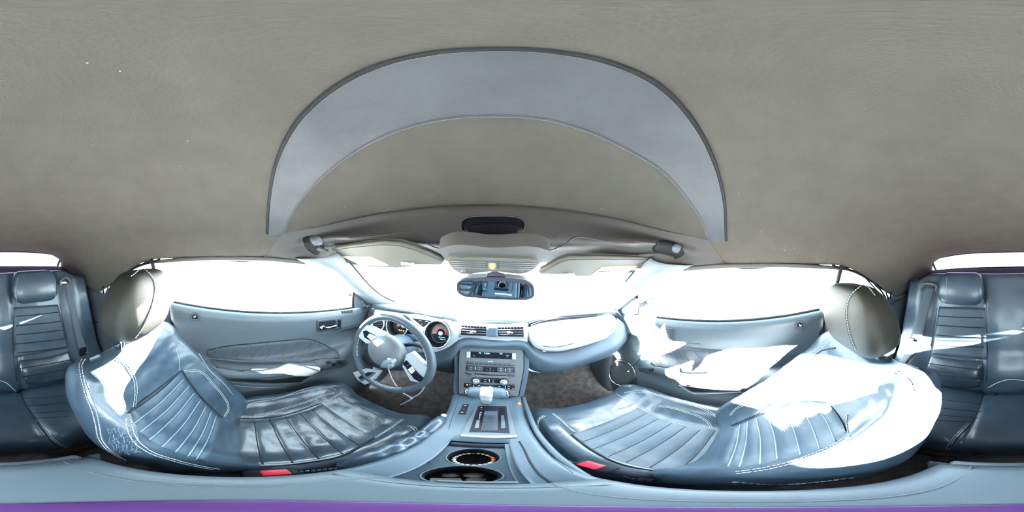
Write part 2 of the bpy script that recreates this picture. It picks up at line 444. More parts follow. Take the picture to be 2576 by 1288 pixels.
# oval receiver opening
oval = []
for k in range(40):
    a = 2 * PI * k / 40
    oval.append((1240 + 80 * abs(math.cos(a)) ** .55 * (1 if math.cos(a) > 0 else -1), 568 + 24 * abs(math.sin(a)) ** .7 * (1 if math.sin(a) > 0 else -1)))
mk('opening', MB().lay(HD, oval, .0015, .003), M['gloss'], hdr, label='dark oval window in the middle of the header panel')
mk('opening_rim', MB().line(HD, oval, .0022, .0015, n=90, closed=True), M['header'], hdr)
q = [(1165 + 1.5, 570), (1200, 566), (1250, 562), (1290, 566), (1316, 570), (1312, 585), (1300, 590), (1180, 590), (1168, 583)]
mk('opening_lens', MB().lay(HD, q, .0035, .003), M['black'], hdr)
# raised lip lines of the header
mk('lip', MB().line(HD, [(879, 600), (960, 592), (1040, 588), (1062, 598), (1085, 618), (1160, 622), (1240, 622), (1330, 625), (1395, 626), (1420, 614), (1442, 600), (1520, 606), (1600, 622)], .0035, -.001, n=120), M['header'], hdr)
# end sockets with latch cavities
for sgn, pts, c2 in ((-1, [(762, 600), (800, 596), (815, 612), (800, 640), (775, 628)], [(780, 602), (808, 600), (812, 607), (790, 613)]),
                     (1, [(1650, 612), (1712, 622), (1722, 634), (1700, 650), (1668, 640), (1640, 625)], [(1690, 620), (1712, 622), (1706, 632), (1692, 628)])):
    mk('latch_pocket', MB().lay(HD, pts, .004, .004, smooth=24), M['blackm'], hdr, label='dark latch pocket at the end of the header panel')
    mk('latch', MB().lay(HD, c2, .007, .004, smooth=20), M['dialgrey'], hdr)

# ---------------- windscreen and glass
wB = [(-.665, .70, -.325), (-.56, .80, -.315), (-.35, .905, -.305), (0, .965, -.300), (.35, .905, -.305), (.56, .80, -.315), (.665, .70, -.325)]
wT = [(-.590, .27, -.030), (-.50, .385, -.026), (-.32, .475, -.022), (0, .515, -.020), (.32, .475, -.022), (.50, .385, -.026), (.590, .27, -.030)]
wM = [tuple((Vector(a) + Vector(b)) / 2 + Vector((0, .012, .012))) for a, b in zip(wB, wT)]
G = loft([wT, wM, wB], 50, 24); mb = MB().grid(G); WS = mb.surf()
o = mk('window_1', mb, M['glass'], solid=.004); tag(o, 'large raked windscreen glass above the dashboard', 'windscreen', kind='structure')
def side_curve(s, L): return [(s * a, b, c) for a, b, c in L]
for s_, n, who in ((-1, 2, "driver's"), (1, 3, "passenger's")):
    A = side_curve(s_, [(.612, -.30, -.020), (.606, -.05, -.012), (.596, .18, -.022), (.600, .30, -.040), (.625, .45, -.13), (.660, .62, -.24), (.672, .70, -.31)])
    B = side_curve(s_, [(.685, -.30, -.245), (.685, -.05, -.262), (.685, .15, -.280), (.685, .32, -.297), (.685, .45, -.31), (.686, .62, -.326), (.686, .70, -.332)])
    G = loft([A, B], 40, 12)
    o = mk('window_%d' % n, MB().grid(G), M['glass'], solid=.004)
    tag(o, "%s door window glass, fully raised and washed out by daylight" % who, 'side window', kind='structure')
    A = side_curve(s_, [(.613, -.31, -.024), (.628, -.45, -.045), (.645, -.62, -.120), (.668, -.76, -.225)])
    B = side_curve(s_, [(.685, -.31, -.244), (.684, -.45, -.236), (.684, -.62, -.230), (.684, -.76, -.232)])
    o = mk('window_%d' % (n + 2), MB().grid(loft([A, B], 30, 8)), M['glass'], solid=.004)
    tag(o, 'small triangular quarter window behind the %s headrest' % who, 'quarter window', kind='structure')
    # black division bar and weather strips
    b = MB(); b.tube(side_curve(s_, [(.618, -.375, -.03), (.660, -.372, -.13), (.686, -.37, -.24)]), .010, 8)
    o = mk('trim_%d' % (n + 8), b, M['blackm']); tag(o, 'black rubber upright between %s door window and quarter window' % who, 'window seal', kind='structure')
# rear window: a low letterbox
A = [at(-2576 + 2345 + 2576, 0, 1, -1) if False else Vector((-.610, -1.185, -.004)), Vector((-.4, -1.195, .022)), Vector((0, -1.20, .034)), Vector((.4, -1.195, .022)), Vector((.610, -1.185, -.012))]
B = [Vector((-.585, -1.225, -.108)), Vector((-.4, -1.24, -.098)), Vector((0, -1.25, -.090)), Vector((.4, -1.24, -.098)), Vector((.585, -1.225, -.112))]
G = loft([A, B], 60, 14)
rw = mk('window_6', MB().grid(G), M['rglass'], solid=.004); tag(rw, 'low wide rear window with a purplish tint and heating lines', 'rear window', kind='structure')
hl = MB()
for j in range(2, 13): hl.tube([p + Vector((0, .004, 0)) for p in G[j]], .0006, 4)
mk('heating_lines', hl, M['bow'], rw)
fr = MB().tube(G[0] + [G[j][-1] for j in range(14)] + G[-1][::-1] + [G[j][0] for j in range(13, -1, -1)], .010, 8, closed=True)
mk('window_seal', fr, M['fabric_dark'], rw)
# sill below the rear window and wall down to the floor behind the bench
PB = Flat((0, -1.0, -.1), (0, 1, .2))
G = loft([[(-.66, -1.20, -.105), (0, -1.255, -.086), (.66, -1.20, -.110)], [(-.66, -1.16, -.135), (0, -1.18, -.13), (.66, -1.16, -.135)], [(-.68, -1.00, -.17), (0, -1.00, -.165), (.68, -1.00, -.17)], [(-.70, -.99, -.5), (0, -.99, -.5), (.70, -.99, -.5)], [(-.72, -.99, -1.13), (0, -.99, -1.13), (.72, -.99, -1.13)]], 30, 30)
o = mk('wall_back', MB().grid(G), M['fabric_dark'], solid=.01); tag(o, 'dark shelf and bulkhead below the rear window behind the bench', 'rear bulkhead', kind='structure')
for s_, side in ((-1, 'left'), (1, 'right')):
    # sail panel: lining from the roof edge round to the corner of the rear window
    A = side_curve(s_, [(.655, -.78, -.224), (.660, -.98, -.224), (.665, -1.15, -.214)])
    A2 = side_curve(s_, [(.672, -.78, -.245), (.672, -.98, -.24), (.670, -1.19, -.20)])
    # corner between roof lining and rear window
    C1 = side_curve(s_, [(.54, -1.175, -.004), (.62, -1.16, -.080), (.665, -1.15, -.214)])
    C2 = side_curve(s_, [(.600, -1.19, -.004), (.605, -1.20, -.06), (.620, -1.22, -.15)])
    mb = MB().grid(loft([A, A2], 12, 4)).grid(loft([C1, C2], 12, 6))
    o = mk('trim_%d' % (13 if s_ < 0 else 14), mb, M['curtain'], solid=.008)
    tag(o, 'grey fabric corner piece beside the %s end of the rear window' % side, 'roof corner lining', kind='structure')
    # gathered dark folds of the roof mechanism at the quarter window
    b = MB()
    b.tube(side_curve(s_, [(.620, -.33, -.030), (.630, -.45, -.060), (.648, -.60, -.135), (.664, -.74, -.215), (.672, -.80, -.235)]), .007, 8, smooth=24)
    b.tube(side_curve(s_, [(.638, -.53, -.10), (.650, -.60, -.16), (.66, -.68, -.232)]), .004, 6, smooth=12)
    b.tube(side_curve(s_, [(.650, -.60, -.14), (.655, -.66, -.19), (.665, -.70, -.235)]), .006, 6, smooth=12)
    b.tube(side_curve(s_, [(.65, -.69, -.20), (.65, -.71, -.245)]), .005, 6)
    b.tube(side_curve(s_, [(.64, -.72, -.20), (.65, -.73, -.245)]), .005, 6)
    o = mk('trim_%d' % (15 if s_ < 0 else 16), b, M['black'])
    tag(o, 'black roof linkage and rubber folds at the %s quarter window' % side, 'roof linkage', kind='structure')
# window top rails
for s_, side, n in ((-1, 'left', 3), (1, 'right', 4)):
    P = side_curve(s_, [(.632, -.42, -.045), (.618, -.25, -.030), (.612, -.10, -.022), (.606, .02, -.022), (.596, .13, -.026), (.590, .22, -.035), (.586, .275, -.040)])
    o = mk('trim_%d' % n, MB().tube(P, .009, 10, smooth=50), M['header']); tag(o, 'soft grey roof rail above the %s side window' % side, 'roof rail', kind='structure')
# unseen outer roof skin above the header, added to block stray sky light
secs = []
for y, e, w, m_, c in ((-.10, .020, .085, .165, .262), (.12, .015, .080, .16, .250), (.28, -.005, .055, .145, .215), (.40, -.030, .030, .12, .180), (.50, -.045, .0, .08, .150), (.56, -.060, -.02, .02, .03)):
    k = .655 if y < .3 else .655 - (y - .3) * .35
    secs.append([(-k, y, e), (-k * .95, y, w), (-k * .70, y, m_), (0, y + .02, c), (k * .70, y, m_), (k * .95, y, w), (k, y, e)])
o = mk('trim_7', MB().grid(loft(secs, 60, 30)), M['fabric_dark'], solid=.004); tag(o, 'unseen outer skin of the folding roof, added over the front header to keep light out', 'roof skin', kind='structure')
for s_, side, n in ((-1, 'left', 21), (1, 'right', 22)):
    o = mk('trim_%d' % n, MB().tube(side_curve(s_, [(.604, .088, .058), (.612, .086, .03), (.616, .088, -.005), (.612, .10, -.030)]), .007, 8, smooth=16), M['header']); tag(o, 'narrow joint moulding where the header panel meets the roof lining on the %s' % side, 'joint moulding', kind='structure')
# A pillars
for s_, side, n in ((-1, 'left', 5), (1, 'right', 6)):
    O = side_curve(s_, [(.594, .215, -.018), (.592, .265, -.040), (.602, .33, -.062), (.622, .44, -.125), (.650, .57, -.210), (.668, .69, -.305)])
    I = side_curve(s_, [(.505, .345, .0), (.505, .40, -.036), (.520, .455, -.075), (.548, .555, -.150), (.560, .66, -.225), (.545, .80, -.305)])
    Mi = [(Vector(a) * .5 + Vector(b) * .5) + Vector((-s_ * .018, -.022, -.012)) for a, b in zip(O, I)]
    Oo = [Vector(a) + Vector((s_ * .012, .015, .008)) for a in O]; Io = [Vector(a) + Vector((0, .015, .012)) for a in I]
    G = loft([Oo, O, Mi, I, Io], 30, 16)
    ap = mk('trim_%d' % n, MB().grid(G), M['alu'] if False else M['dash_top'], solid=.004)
    tag(ap, 'pale smooth windscreen pillar cover on the %s side' % side, 'windscreen pillar', kind='structure')
    mk('pillar_seal', MB().tube([Vector(a) + Vector((-s_ * .004, .004, .006)) for a in I], .003, 6, smooth=24), M['fabric_dark'], ap)
# ================================================================== FLOOR AND SIDE WALLS
def zb(y): return -.268 - .09 * y
fl = MB()
rows = []
for y in (-.99, -.75, -.72, -.35, -.3, .0, .5, .8, .98, 1.06):
    zf = {-.99: -1.13, -.75: -1.13, -.72: -1.13, -.35: -1.13, -.3: -1.13, .0: -1.14, .5: -1.15, .8: -1.13, .98: -.98, 1.06: -.72}[y]
    tz = max(zf, -.86 if y > -.3 else -.95)
    if y > .9: tz = max(zf, -.70)
    rows.append([Vector(p) for p in ((-.74, y, zf + .02), (-.6, y, zf), (-.35, y, zf - .01), (-.19, y, zf), (-.13, y, (zf + tz) / 2), (-.09, y, tz), (.09, y, tz), (.13, y, (zf + tz) / 2), (.19, y, zf), (.35, y, zf - .01), (.6, y, zf), (.74, y, zf + .02))])
G = [poly_line(r, 90) for r in rows]
G = loft(G, 90, 60, fu=poly_line, fv=poly_line)
fl.grid(G); FL = fl.surf()
floor = mk('floor', fl, M['carpet'], solid=.01); tag(floor, 'dark worn carpet of the footwells and transmission tunnel', 'carpet', kind='structure')
G = loft([[(-.74, 1.06, -.72), (0, 1.06, -.72), (.74, 1.06, -.72)], [(-.74, 1.02, -.5), (0, 1.08, -.5), (.74, 1.02, -.5)], [(-.72, .86, -.325), (-.4, .95, -.32), (0, 1.02, -.315), (.4, .95, -.32), (.72, .86, -.325)]], 30, 14)
o = mk('wall_front', MB().grid(G), M['carpet'], solid=.01); tag(o, 'dark carpeted bulkhead in front of the footwells', 'bulkhead', kind='structure')
g = MB(); g.box((0, 0, -1.75), (60, 60, .05))
o = mk('road', g, M['ground'], smooth=False); tag(o, 'pale sunlit ground outside the car', 'ground', kind='structure')
# ================================================================== DOORS
def bump1(y, a, b, f=.08):
    if y < a: return max(0, 1 - (a - y) / f)
    if y > b: return max(0, 1 - (y - b) / f)
    return 1.0
def sm(t): t = max(0, min(1, t)); return t * t * (3 - 2 * t)
def door_profile(y):
    z0 = zb(y); arm = sm(bump1(y, -.16, .42, .22)); low = sm(bump1(y, -.2, .5, .3))
    return [(.700, z0 + .002), (.672, z0 - .001), (.661, z0 - .016), (.664, z0 - .055), (.684, z0 - .13), (.694, -.455),
            (.694 - .004 * arm, -.540), (.690 - .055 * arm, -.556), (.688 - .072 * arm, -.570), (.686 - .076 * arm, -.600),
            (.684 - .040 * arm, -.640), (.680 - .020 * arm, -.680), (.672 - .012 * low, -.80), (.668 - .008 * low, -.95), (.690, -1.08), (.70, -1.14)]
def door_surface(s_, y0=-.305, y1=.745, ny=60):
    G = []
    for j in range(ny):
        y = y0 + (y1 - y0) * j / (ny - 1); P = door_profile(y)
        G.append(catmull([(s_ * x, y, z) for x, z in P], 90))
    return G
DS = {}; DOOR = {}
for s_, n, who in ((-1, 1, "driver's"), (1, 2, "passenger's")):
    G = door_surface(s_); mb = MB().grid(G); DS[s_] = mb.surf()
    d = mk('door_%d' % n, mb, M['door'], solid=.0015, soff=0)
    DOOR[s_] = d; tag(d, "inside of the %s door with ribbed pad, armrest and map pocket" % who, 'car door', kind='structure')
    mk('weatherstrip', MB().tube([(s_ * .689, y0_, zb(y0_) + .006) for y0_ in [-.30 + .03 * k for k in range(34)]], .006, 8), M['blackm'], d)
D, S = DOOR[-1], DS[-1]
# --- driver's door details (outlines read off the photo, laid on the door skin)
pad_top = [(524, 880), (560, 872), (640, 863), (720, 856), (778, 853), (815, 867), (850, 888)]
pad_bot = [(525, 899), (578, 904), (645, 908), (710, 909), (770, 907), (815, 904), (852, 901)]
po, PS = mkS('ribbed_pad', MB().strip(S, pad_top, pad_bot, off=.006, thick=.012, nu=50, nv=8, dome=.004), M['pad'], D, label='dark leather pad with slanting ribs')
rb = MB()
for a, b in (((552, 874), (527, 888)), ((595, 869), (562, 898)), ((636, 865), (590, 905)), ((677, 862), (628, 907)), ((716, 857), (662, 909)), ((748, 855), (698, 909)), ((781, 855), (730, 908)), ((800, 862), (756, 906)), ((817, 872), (784, 905)), ((832, 882), (808, 904)), ((845, 890), (836, 902))):
    rb.line(PS, [a, b], .0020, .0008, n=14)
mk('pad_rib', rb, M['door'], po)
mk('pad_edge', MB().line(S, pad_top, .003, .004, n=60), M['dgroove'], D)
mk('armrest_ledge', MB().strip(S, [(528, 903), (600, 912), (710, 913), (790, 908), (868, 903)], [(545, 925), (620, 935), (720, 936), (800, 928), (872, 918)], off=.004, thick=.012, nu=40, nv=6, dome=.006), M['pad'], D)
mk('pull_pocket', MB().lay(S, [(633, 932), (700, 926), (722, 918), (760, 920), (803, 927), (798, 932), (700, 937), (650, 937)], .012, .006, smooth=40), M['cream'], D, label='hollow of the door pull, sunlight put in as a pale colour')  # pale colour imitates the sunlight falling into the pull
mk('pull_edge', MB().line(S, [(610, 936), (700, 925), (718, 918), (760, 921), (806, 930)], .0035, .013, n=40), M['door'], D)
mk('map_pocket', MB().lay(S, [(565, 948), (620, 954), (700, 957), (752, 956), (772, 944), (778, 946), (756, 961), (690, 963), (600, 959), (562, 953)], .003, .004, rings=2), M['dgroove'], D, label='dark slot of the map pocket')
mk('pocket_lip', MB().line(S, [(560, 955), (600, 962), (690, 966), (756, 964), (782, 946)], .004, .003, n=50), M['door'], D)
mk('lower_crease', MB().line(S, [(575, 968), (640, 974), (720, 976)], .002, .001, n=30), M['groove'], D)
sw = mk('window_switch_panel', MB().lay(S, [(786, 909), (800, 905), (870, 902), (872, 914), (860, 922), (804, 929)], .010, .010), M['door_low'], D)
for x, y in ((823, 911), (836, 914), (849, 908), (856, 912)):
    mk('switch', MB().lay(S, [(x - 5, y - 2), (x + 5, y - 3), (x + 5, y + 2), (x - 5, y + 3)], .0145, .004, dome=.002), M['black'], sw)
hz = mk('handle_bezel', MB().lay(S, [(796, 806), (840, 801), (857, 799), (860, 805), (858, 826), (850, 828), (800, 834), (796, 830)], .004, .006), M['door_low'], D)
mk('handle_recess', MB().lay(S, [(802, 808), (838, 803), (843, 806), (843, 824), (804, 829), (801, 825)], .0065, .003), M['black'], hz)
hb = MB(); P = [S.shoot(*q, .016) for q in ((803, 822), (808, 817), (816, 820), (828, 819), (842, 815))]
hb.tube(P, [.009, .011, .008, .006, .005], 10, smooth=24)
mk('door_handle', hb, M['chrome'], D, label='chrome inner door handle')
mk('lock_switch', MB().lay(S, [(850, 803), (855, 803), (855, 820), (850, 821)], .0085, .004), M['black'], hz)
v = mk('demist_vent', MB().lay(S, [(857, 783), (888, 780), (886, 786), (861, 789)], .003, .004), M['black'], D)
b = MB()
for k in range(6): b.line(S, [(862 + k * 4.6, 782.5), (864 + k * 4.4, 788)], .0013, .004, n=4)
mk('vent_slat', b, M['door'], v)
def lock_bezel(S, D, x, y):
    pts = [(x - 11, y + 9), (x - 11, y - 2), (x - 6, y - 9), (x + 6, y - 9), (x + 11, y - 2), (x + 12, y + 9), (x, y + 11)]
    bz = mk('lock_bezel', MB().line(S, pts, .0022, .001, n=60, closed=True), M['door_low'], D)
    mk('lock_plate', MB().lay(S, [(x - 8, y + 6), (x - 7, y - 3), (x, y - 7), (x + 7, y - 3), (x + 8, y + 6)], .002, .003), M['black'], bz)
    p, n = S.hit(x, y - 1); mk('lock_pin', MB().lathe([(0, .014), (.004, .013), (.0045, .0), (.006, 0)], p, n, 12), M['chrome'], bz)
lock_bezel(S, D, 491, 796)
mk('panel_crease', MB().line(S, [(905, 815), (870, 823), (833, 835)], .0016, .0005, n=20), M['dgroove'], D)
# --- passenger's door details
D, S = DOOR[1], DS[1]
po, PS = mkS('ribbed_pad', MB().strip(S, [(1636, 916), (1660, 892), (1705, 876), (1790, 880), (1870, 884), (1960, 888), (2010, 892)], [(1650, 922), (1690, 927), (1740, 930), (1800, 932), (1870, 930), (1940, 925), (2005, 915)], off=.006, thick=.012, nu=50, nv=8, dome=.004), M['pad'], D, label='leather pad with slanting ribs, half in sunlight')
rb = MB()
for a, b in (((1641, 912), (1652, 921)), ((1656, 902), (1672, 924)), ((1670, 893), (1694, 927)), ((1689, 886), (1720, 929)), ((1710, 878), (1748, 930)), ((1740, 878), (1785, 931)), ((1775, 880), (1822, 931)), ((1812, 882), (1860, 930)), ((1852, 884), (1900, 928))):
    rb.line(PS, [a, b], .0020, .0008, n=14)
mk('pad_rib', rb, M['door'], po)
mk('pad_surround', MB().line(S, [(1590, 920), (1612, 900), (1655, 880), (1690, 868), (1760, 866)], .006, .0, n=40), M['door'], D)
sw = mk('window_switch_panel', MB().lay(S, [(1609, 923), (1632, 921), (1705, 931), (1708, 942), (1700, 946), (1612, 933)], .008, .010), M['door_low'], D)
mk('switch', MB().lay(S, [(1636, 925), (1646, 926), (1646, 932), (1636, 931)], .013, .004, dome=.002), M['black'], sw)
mk('pull_edge', MB().line(S, [(1704, 934), (1712, 938), (1735, 942), (1776, 943)], .0035, .012, n=30), M['blackm'], D)
mk('pull_cap', MB().lay(S, [(1702, 930), (1711, 930), (1712, 938), (1703, 939)], .014, .010), M['pad'], D)
mk('map_pocket', MB().lay(S, [(1714, 966), (1722, 966), (1745, 978), (1850, 980), (1866, 976), (1862, 983), (1742, 985)], .003, .004, rings=2), M['dgroove'], D, label='dark slot of the map pocket')
mk('pocket_lip', MB().line(S, [(1708, 968), (1738, 987), (1800, 989), (1866, 985)], .004, .003, n=50), M['door'], D)
mk('lower_crease', MB().line(S, [(1690, 1005), (1760, 1022), (1838, 1024)], .0022, .001, n=30), M['groove'], D)
hz = mk('handle_bezel', MB().lay(S, [(1640, 823), (1650, 822), (1694, 826), (1698, 832), (1698, 852), (1692, 856), (1646, 848), (1640, 842)], .004, .006), M['door_low'], D)
mk('handle_recess', MB().lay(S, [(1656, 826), (1690, 830), (1692, 848), (1658, 843)], .0065, .003), M['btn'], hz)
hb = MB(); P = [S.shoot(*q, .016) for q in ((1692, 852), (1687, 848), (1680, 847), (1668, 845), (1658, 840))]
hb.tube(P, [.009, .010, .008, .006, .005], 10, smooth=24); mk('door_handle', hb, M['chrome'], D, label='chrome inner door handle')
mk('lock_switch', MB().lay(S, [(1646, 824), (1653, 825), (1652, 836), (1646, 834)], .0085, .004), M['black'], hz)
b = MB()
for k in range(6):
    x = 1601 + k * 5.4; y = 801 + k * .9; b.lay(S, [(x - 1.4, y + 1.4), (x, y - 1.6), (x + 1.4, y + 1.4)], .002, .002, rings=2)
mk('demist_vent', b, M['black'], D, label='row of six small dark vent slots')
lock_bezel(S, D, 2012, 817)
mk('panel_crease', MB().line(S, [(1572, 820), (1600, 838), (1640, 848)], .0016, .0005, n=20), M['dgroove'], D)
# speaker low at the front of the passenger's door
c, n = S.hit(1572, 937)
n = (n + Vector((0, -.25, .25))).normalized()
u = Vector((0, 0, 1)); u = (u - n * u.dot(n)).normalized(); w = u.cross(n)
def ell(c, a, b, N=44, rot=0.0):
    out = []
    for k in range(N):
        t = 2 * PI * k / N; x = a * math.cos(t); y = b * math.sin(t)
        out.append(c + w * (x * math.cos(rot) - y * math.sin(rot)) + u * (x * math.sin(rot) + y * math.cos(rot)))
    return out
sp = thing('door_speaker', c, "oval speaker with a bright chrome ring low on the passenger's door", 'speaker')
mk('surround', MB().puck(ell(c + n * .030, .095, .108), n, .05, bev=.012), M['door_low'], sp, auto=50)
mk('grille', MB().puck(ell(c + n * .034, .074, .086), n, .006, dome=.006), M['grille'], sp)
mk('ring', MB().tube(ell(c + n * .035, .080, .092), .0035, 8, closed=True), M['chrome'], sp, label='thin chrome ring')
# rocker sills
for s_, side in ((-1, 'left'), (1, 'right')):
    G = loft([[(s_ * .74, y, z) for y, z in ((.745, -.30), (.745, -1.14))], [(s_ * .70, y, z) for y, z in ((.80, -.33), (.80, -1.14))], [(s_ * .69, y, z) for y, z in ((1.06, -.33), (1.06, -1.14))]], 12, 12)
    o = mk('wall_%s' % side, MB().grid(G), M['door_low'], solid=.01); tag(o, 'kick panel in front of the %s door beside the footwell' % side, 'kick panel', kind='structure')
# ---- quarter panels beside the rear bench
QS = {}
for s_, side, n in ((-1, 'left', 17), (1, 'right', 18)):
    rows = []
    for y in (-.31, -.40, -.60, -.80, -1.0, -1.16):
        z0 = -.238 if y > -1.05 else -.215
        rows.append(catmull([(s_ * .705, y, z0 + .006), (s_ * .672, y, z0), (s_ * .655, y, z0 - .018), (s_ * .652, y, z0 - .09), (s_ * .640, y, -.42), (s_ * .628, y, -.56), (s_ * .610, y, -.75), (s_ * .610, y, -1.14)], 50))
    G = loft(rows, 50, 40); mb = MB().grid(G); QS[s_] = mb.surf()
    q = mk('trim_%d' % n, mb, M['quarter'], solid=.002, soff=0)
    tag(q, 'moulded side trim beside the %s seat of the rear bench' % side, 'rear side trim', kind='structure')
    S = QS[s_]
    if s_ < 0:
        R = [(228, 806), (243, 812), (252, 820), (268, 880), (252, 884), (240, 870), (232, 846)]
        mk('armrest_recess', MB().line(S, [(262, 815), (240, 810), (230, 812), (229, 830), (236, 858), (252, 882)], .004, .001, n=50), M['dgroove'], q)
        mk('crease', MB().line(S, [(188, 722), (210, 735), (219, 748), (222, 800)], .003, .001, n=30), M['dgroove'], q)
    else:
        mk('armrest_recess', MB().line(S, [(2252, 830), (2278, 820), (2287, 826), (2284, 845), (2262, 890), (2230, 925)], .004, .001, n=50), M['dgroove'], q)
        mk('crease', MB().line(S, [(2232, 768), (2270, 750), (2292, 742), (2300, 748)], .003, .001, n=30), M['dgroove'], q)
# door-end pillars behind each door
for s_, side, n in ((-1, 'left', 19), (1, 'right', 20)):
    o = mk('trim_%d' % n, MB().box((s_ * .688, -.315, -.70), (.018, .014, .44), .006), M['black']); tag(o, 'dark shut line at the rear edge of the %s door' % side, 'door shut line', kind='structure')
# sail triangles with tweeters at the front of each side window
for s_, side, tri, ring_, bar in ((-1, "driver's", [(894, 731), (938, 762), (937, 777), (897, 775), (892, 768)], (918, 768), [(893, 724), (890, 748), (889, 772)]),
                                 (1, "passenger's", [(1600, 741), (1550, 777), (1556, 786), (1590, 792), (1597, 790)], None, [(1600, 741), (1604, 765), (1602, 790)])):
    P = Flat((s_ * .655, .66, -.27), (s_ * 1, -.12, .12))
    o = thing('mirror_sail_panel', P.shoot(*tri[1]), "small triangular panel at the front corner of the %s window" % who if False else "small triangular panel in the front lower corner of the %s side window" % side, 'trim panel', kind='thing')
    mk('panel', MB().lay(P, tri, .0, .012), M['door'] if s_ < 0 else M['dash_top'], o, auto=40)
    mk('division_bar', MB().tube([P.shoot(*q, -.004) for q in bar], .007, 8), M['blackm'], o)
    if ring_:
        p = P.shoot(*ring_); mk('tweeter', MB().lathe([(0, .016), (.006, .015), (.008, .008), (.014, .007), (.018, .003), (.020, 0)], p, P.n, 24), M['door'], o)
        mk('knob', MB().lathe([(0, .024), (.005, .022), (.006, .012)], p, P.n, 16), M['chrome'], o, label='small bright mirror knob')
# outside mirrors
for s_, side, c, who in ((-1, 'left', Vector((-.90, .66, -.235)), ''), (1, 'right', Vector((.90, .60, -.235)), '')):
    o = thing('outside_mirror', c, 'outside door mirror seen through the %s' % ("driver's window beside the pillar" if s_ < 0 else "passenger's window beside the pillar"), 'mirror')
    mk('housing', MB().sphere(c, (.105, .05, .07), 14), M['dialgrey'], o)
    mk('mirror_glass', MB().puck([c + Vector((.085 * math.cos(2 * PI * k / 30), -.050, .052 * math.sin(2 * PI * k / 30))) for k in range(30)], (0, -1, 0), .006), M['mirror'], o)
    mk('mirror_arm', MB().box(c + Vector((-s_ * .12, .02, -.05)), (.06, .02, .014), .006), M['black'], o)
# ================================================================== DASHBOARD
DB = thing('dashboard', (0, .80, -.40), 'wide blue-grey dashboard with silver trim bands across the car', 'dashboard')
back = [at(x, y, 2, -.312) for x, y in ((938, 764), (1000, 765))]
bB = [(-.670, .72, -.330), (-.56, .81, -.318), (-.35, .915, -.309), (0, .975, -.304), (.35, .915, -.309), (.56, .81, -.318), (.670, .72, -.330)]
def dd(px, py, y): return at(px, py, 1, y)
brow = [dd(936, 768, .66), dd(1000, 779, .68), dd(1064, 789, .70), dd(1110, 797, .70), dd(1134, 803, .705), dd(1162, 808, .70), dd(1240, 809, .695), dd(1325, 809, .70), dd(1352, 800, .705), dd(1400, 794, .69), dd(1470, 788, .68), dd(1548, 780, .66)]
mid = [(Vector(a) * .45 + Vector(b) * .55) + Vector((0, 0, .012)) for a, b in zip(catmull(bB, 12), brow)]
for k in (4, 5, 6, 7): mid[k] += Vector((0, 0, -.006))
low_brow = [p + Vector((0, .004, -.016)) for p in brow]
G = loft([bB, mid, brow, low_brow], 90, 26); mb = MB().grid(G); DT = mb.surf()
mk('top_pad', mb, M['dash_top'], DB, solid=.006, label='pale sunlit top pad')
mk('brow_edge', MB().tube(catmull([p + Vector((0, -.002, -.004)) for p in brow], 90), .0095, 8), M['door_low'], DB, label='dark front edge of the top pad')
mk('screen_seal', MB().tube(catmull([Vector(q) + Vector((0, -.004, .006)) for q in bB], 90), .0022, 6), M['blackm'], DB, label='thin dark rubber line along the foot of the windscreen')
# demister slots at the foot of the windscreen
mk('demister_slot', MB().lay(DT, [(1205, 766), (1232, 766), (1232, 768.5), (1205, 768)], .003, .003, rings=2), M['black'], DB)
mk('demister_slot', MB().lay(DT, [(1248, 766), (1268, 766.6), (1268, 769), (1248, 768.5)], .003, .003, rings=2), M['black'], DB)
# silver band: behind the gauges and round the centre vents
band_top = [dd(943, 776, .675), dd(1000, 783, .685), dd(1064, 793, .690), dd(1110, 801, .695), dd(1162, 812, .69), dd(1240, 814, .69), dd(1328, 813, .69)]
band_bot = [dd(935, 850, .640), dd(990, 874, .640), dd(1060, 886, .640), dd(1100, 884, .642), dd(1128, 873, .650), dd(1160, 852, .662), dd(1240, 855, .660), dd(1328, 860, .665)]
band_mid = [(a + b) / 2 + Vector((0, -.008, 0)) for a, b in zip(catmull(band_top, 12), catmull(band_bot, 12))]
mb = MB().grid(loft([band_top, band_mid, band_bot], 90, 16)); BD = mb.surf()
mk('silver_band', mb, M['alu'], DB, solid=.008, label='brushed silver trim band around gauges and centre vents')
# lower dash body: rolls from the band down to the knee edge
rowA = [dd(932, 848, .655), dd(990, 872, .655), dd(1060, 884, .655), dd(1100, 882, .657), dd(1128, 871, .662), dd(1160, 850, .670), dd(1240, 853, .670), dd(1326, 856, .675), dd(1352, 880, .665), dd(1400, 886, .655), dd(1460, 873, .650), dd(1530, 838, .640), dd(1552, 800, .655)]
rowB = [dd(920, 880, .650), dd(980, 905, .645), dd(1050, 915, .640), dd(1105, 905, .640), dd(1135, 888, .640), dd(1160, 864, .650), dd(1240, 866, .650), dd(1322, 868, .650), dd(1345, 890, .640), dd(1400, 912, .620), dd(1470, 898, .610), dd(1545, 866, .605), dd(1574, 820, .63)]
rowC = [dd(905, 905, .68), dd(970, 925, .68), dd(1040, 925, .68), dd(1100, 915, .66), dd(1138, 900, .645), dd(1155, 876, .650), dd(1240, 874, .655), dd(1318, 876, .650), dd(1340, 905, .640), dd(1395, 930, .625), dd(1470, 912, .618), dd(1545, 882, .615), dd(1575, 850, .63)]
rowD = [dd(900, 908, .74), dd(965, 928, .74), dd(1040, 930, .74), dd(1095, 924, .74), dd(1136, 930, .70), dd(1150, 892, .67), dd(1240, 885, .68), dd(1322, 890, .67), dd(1338, 940, .70), dd(1395, 936, .70), dd(1470, 917, .70), dd(1548, 886, .69), dd(1575, 858, .68)]
mb = MB().grid(loft([rowA, rowB, rowC, rowD], 110, 26)); LD = mb.surf()
mk('lower_body', mb, M['dash'], DB, solid=.008)
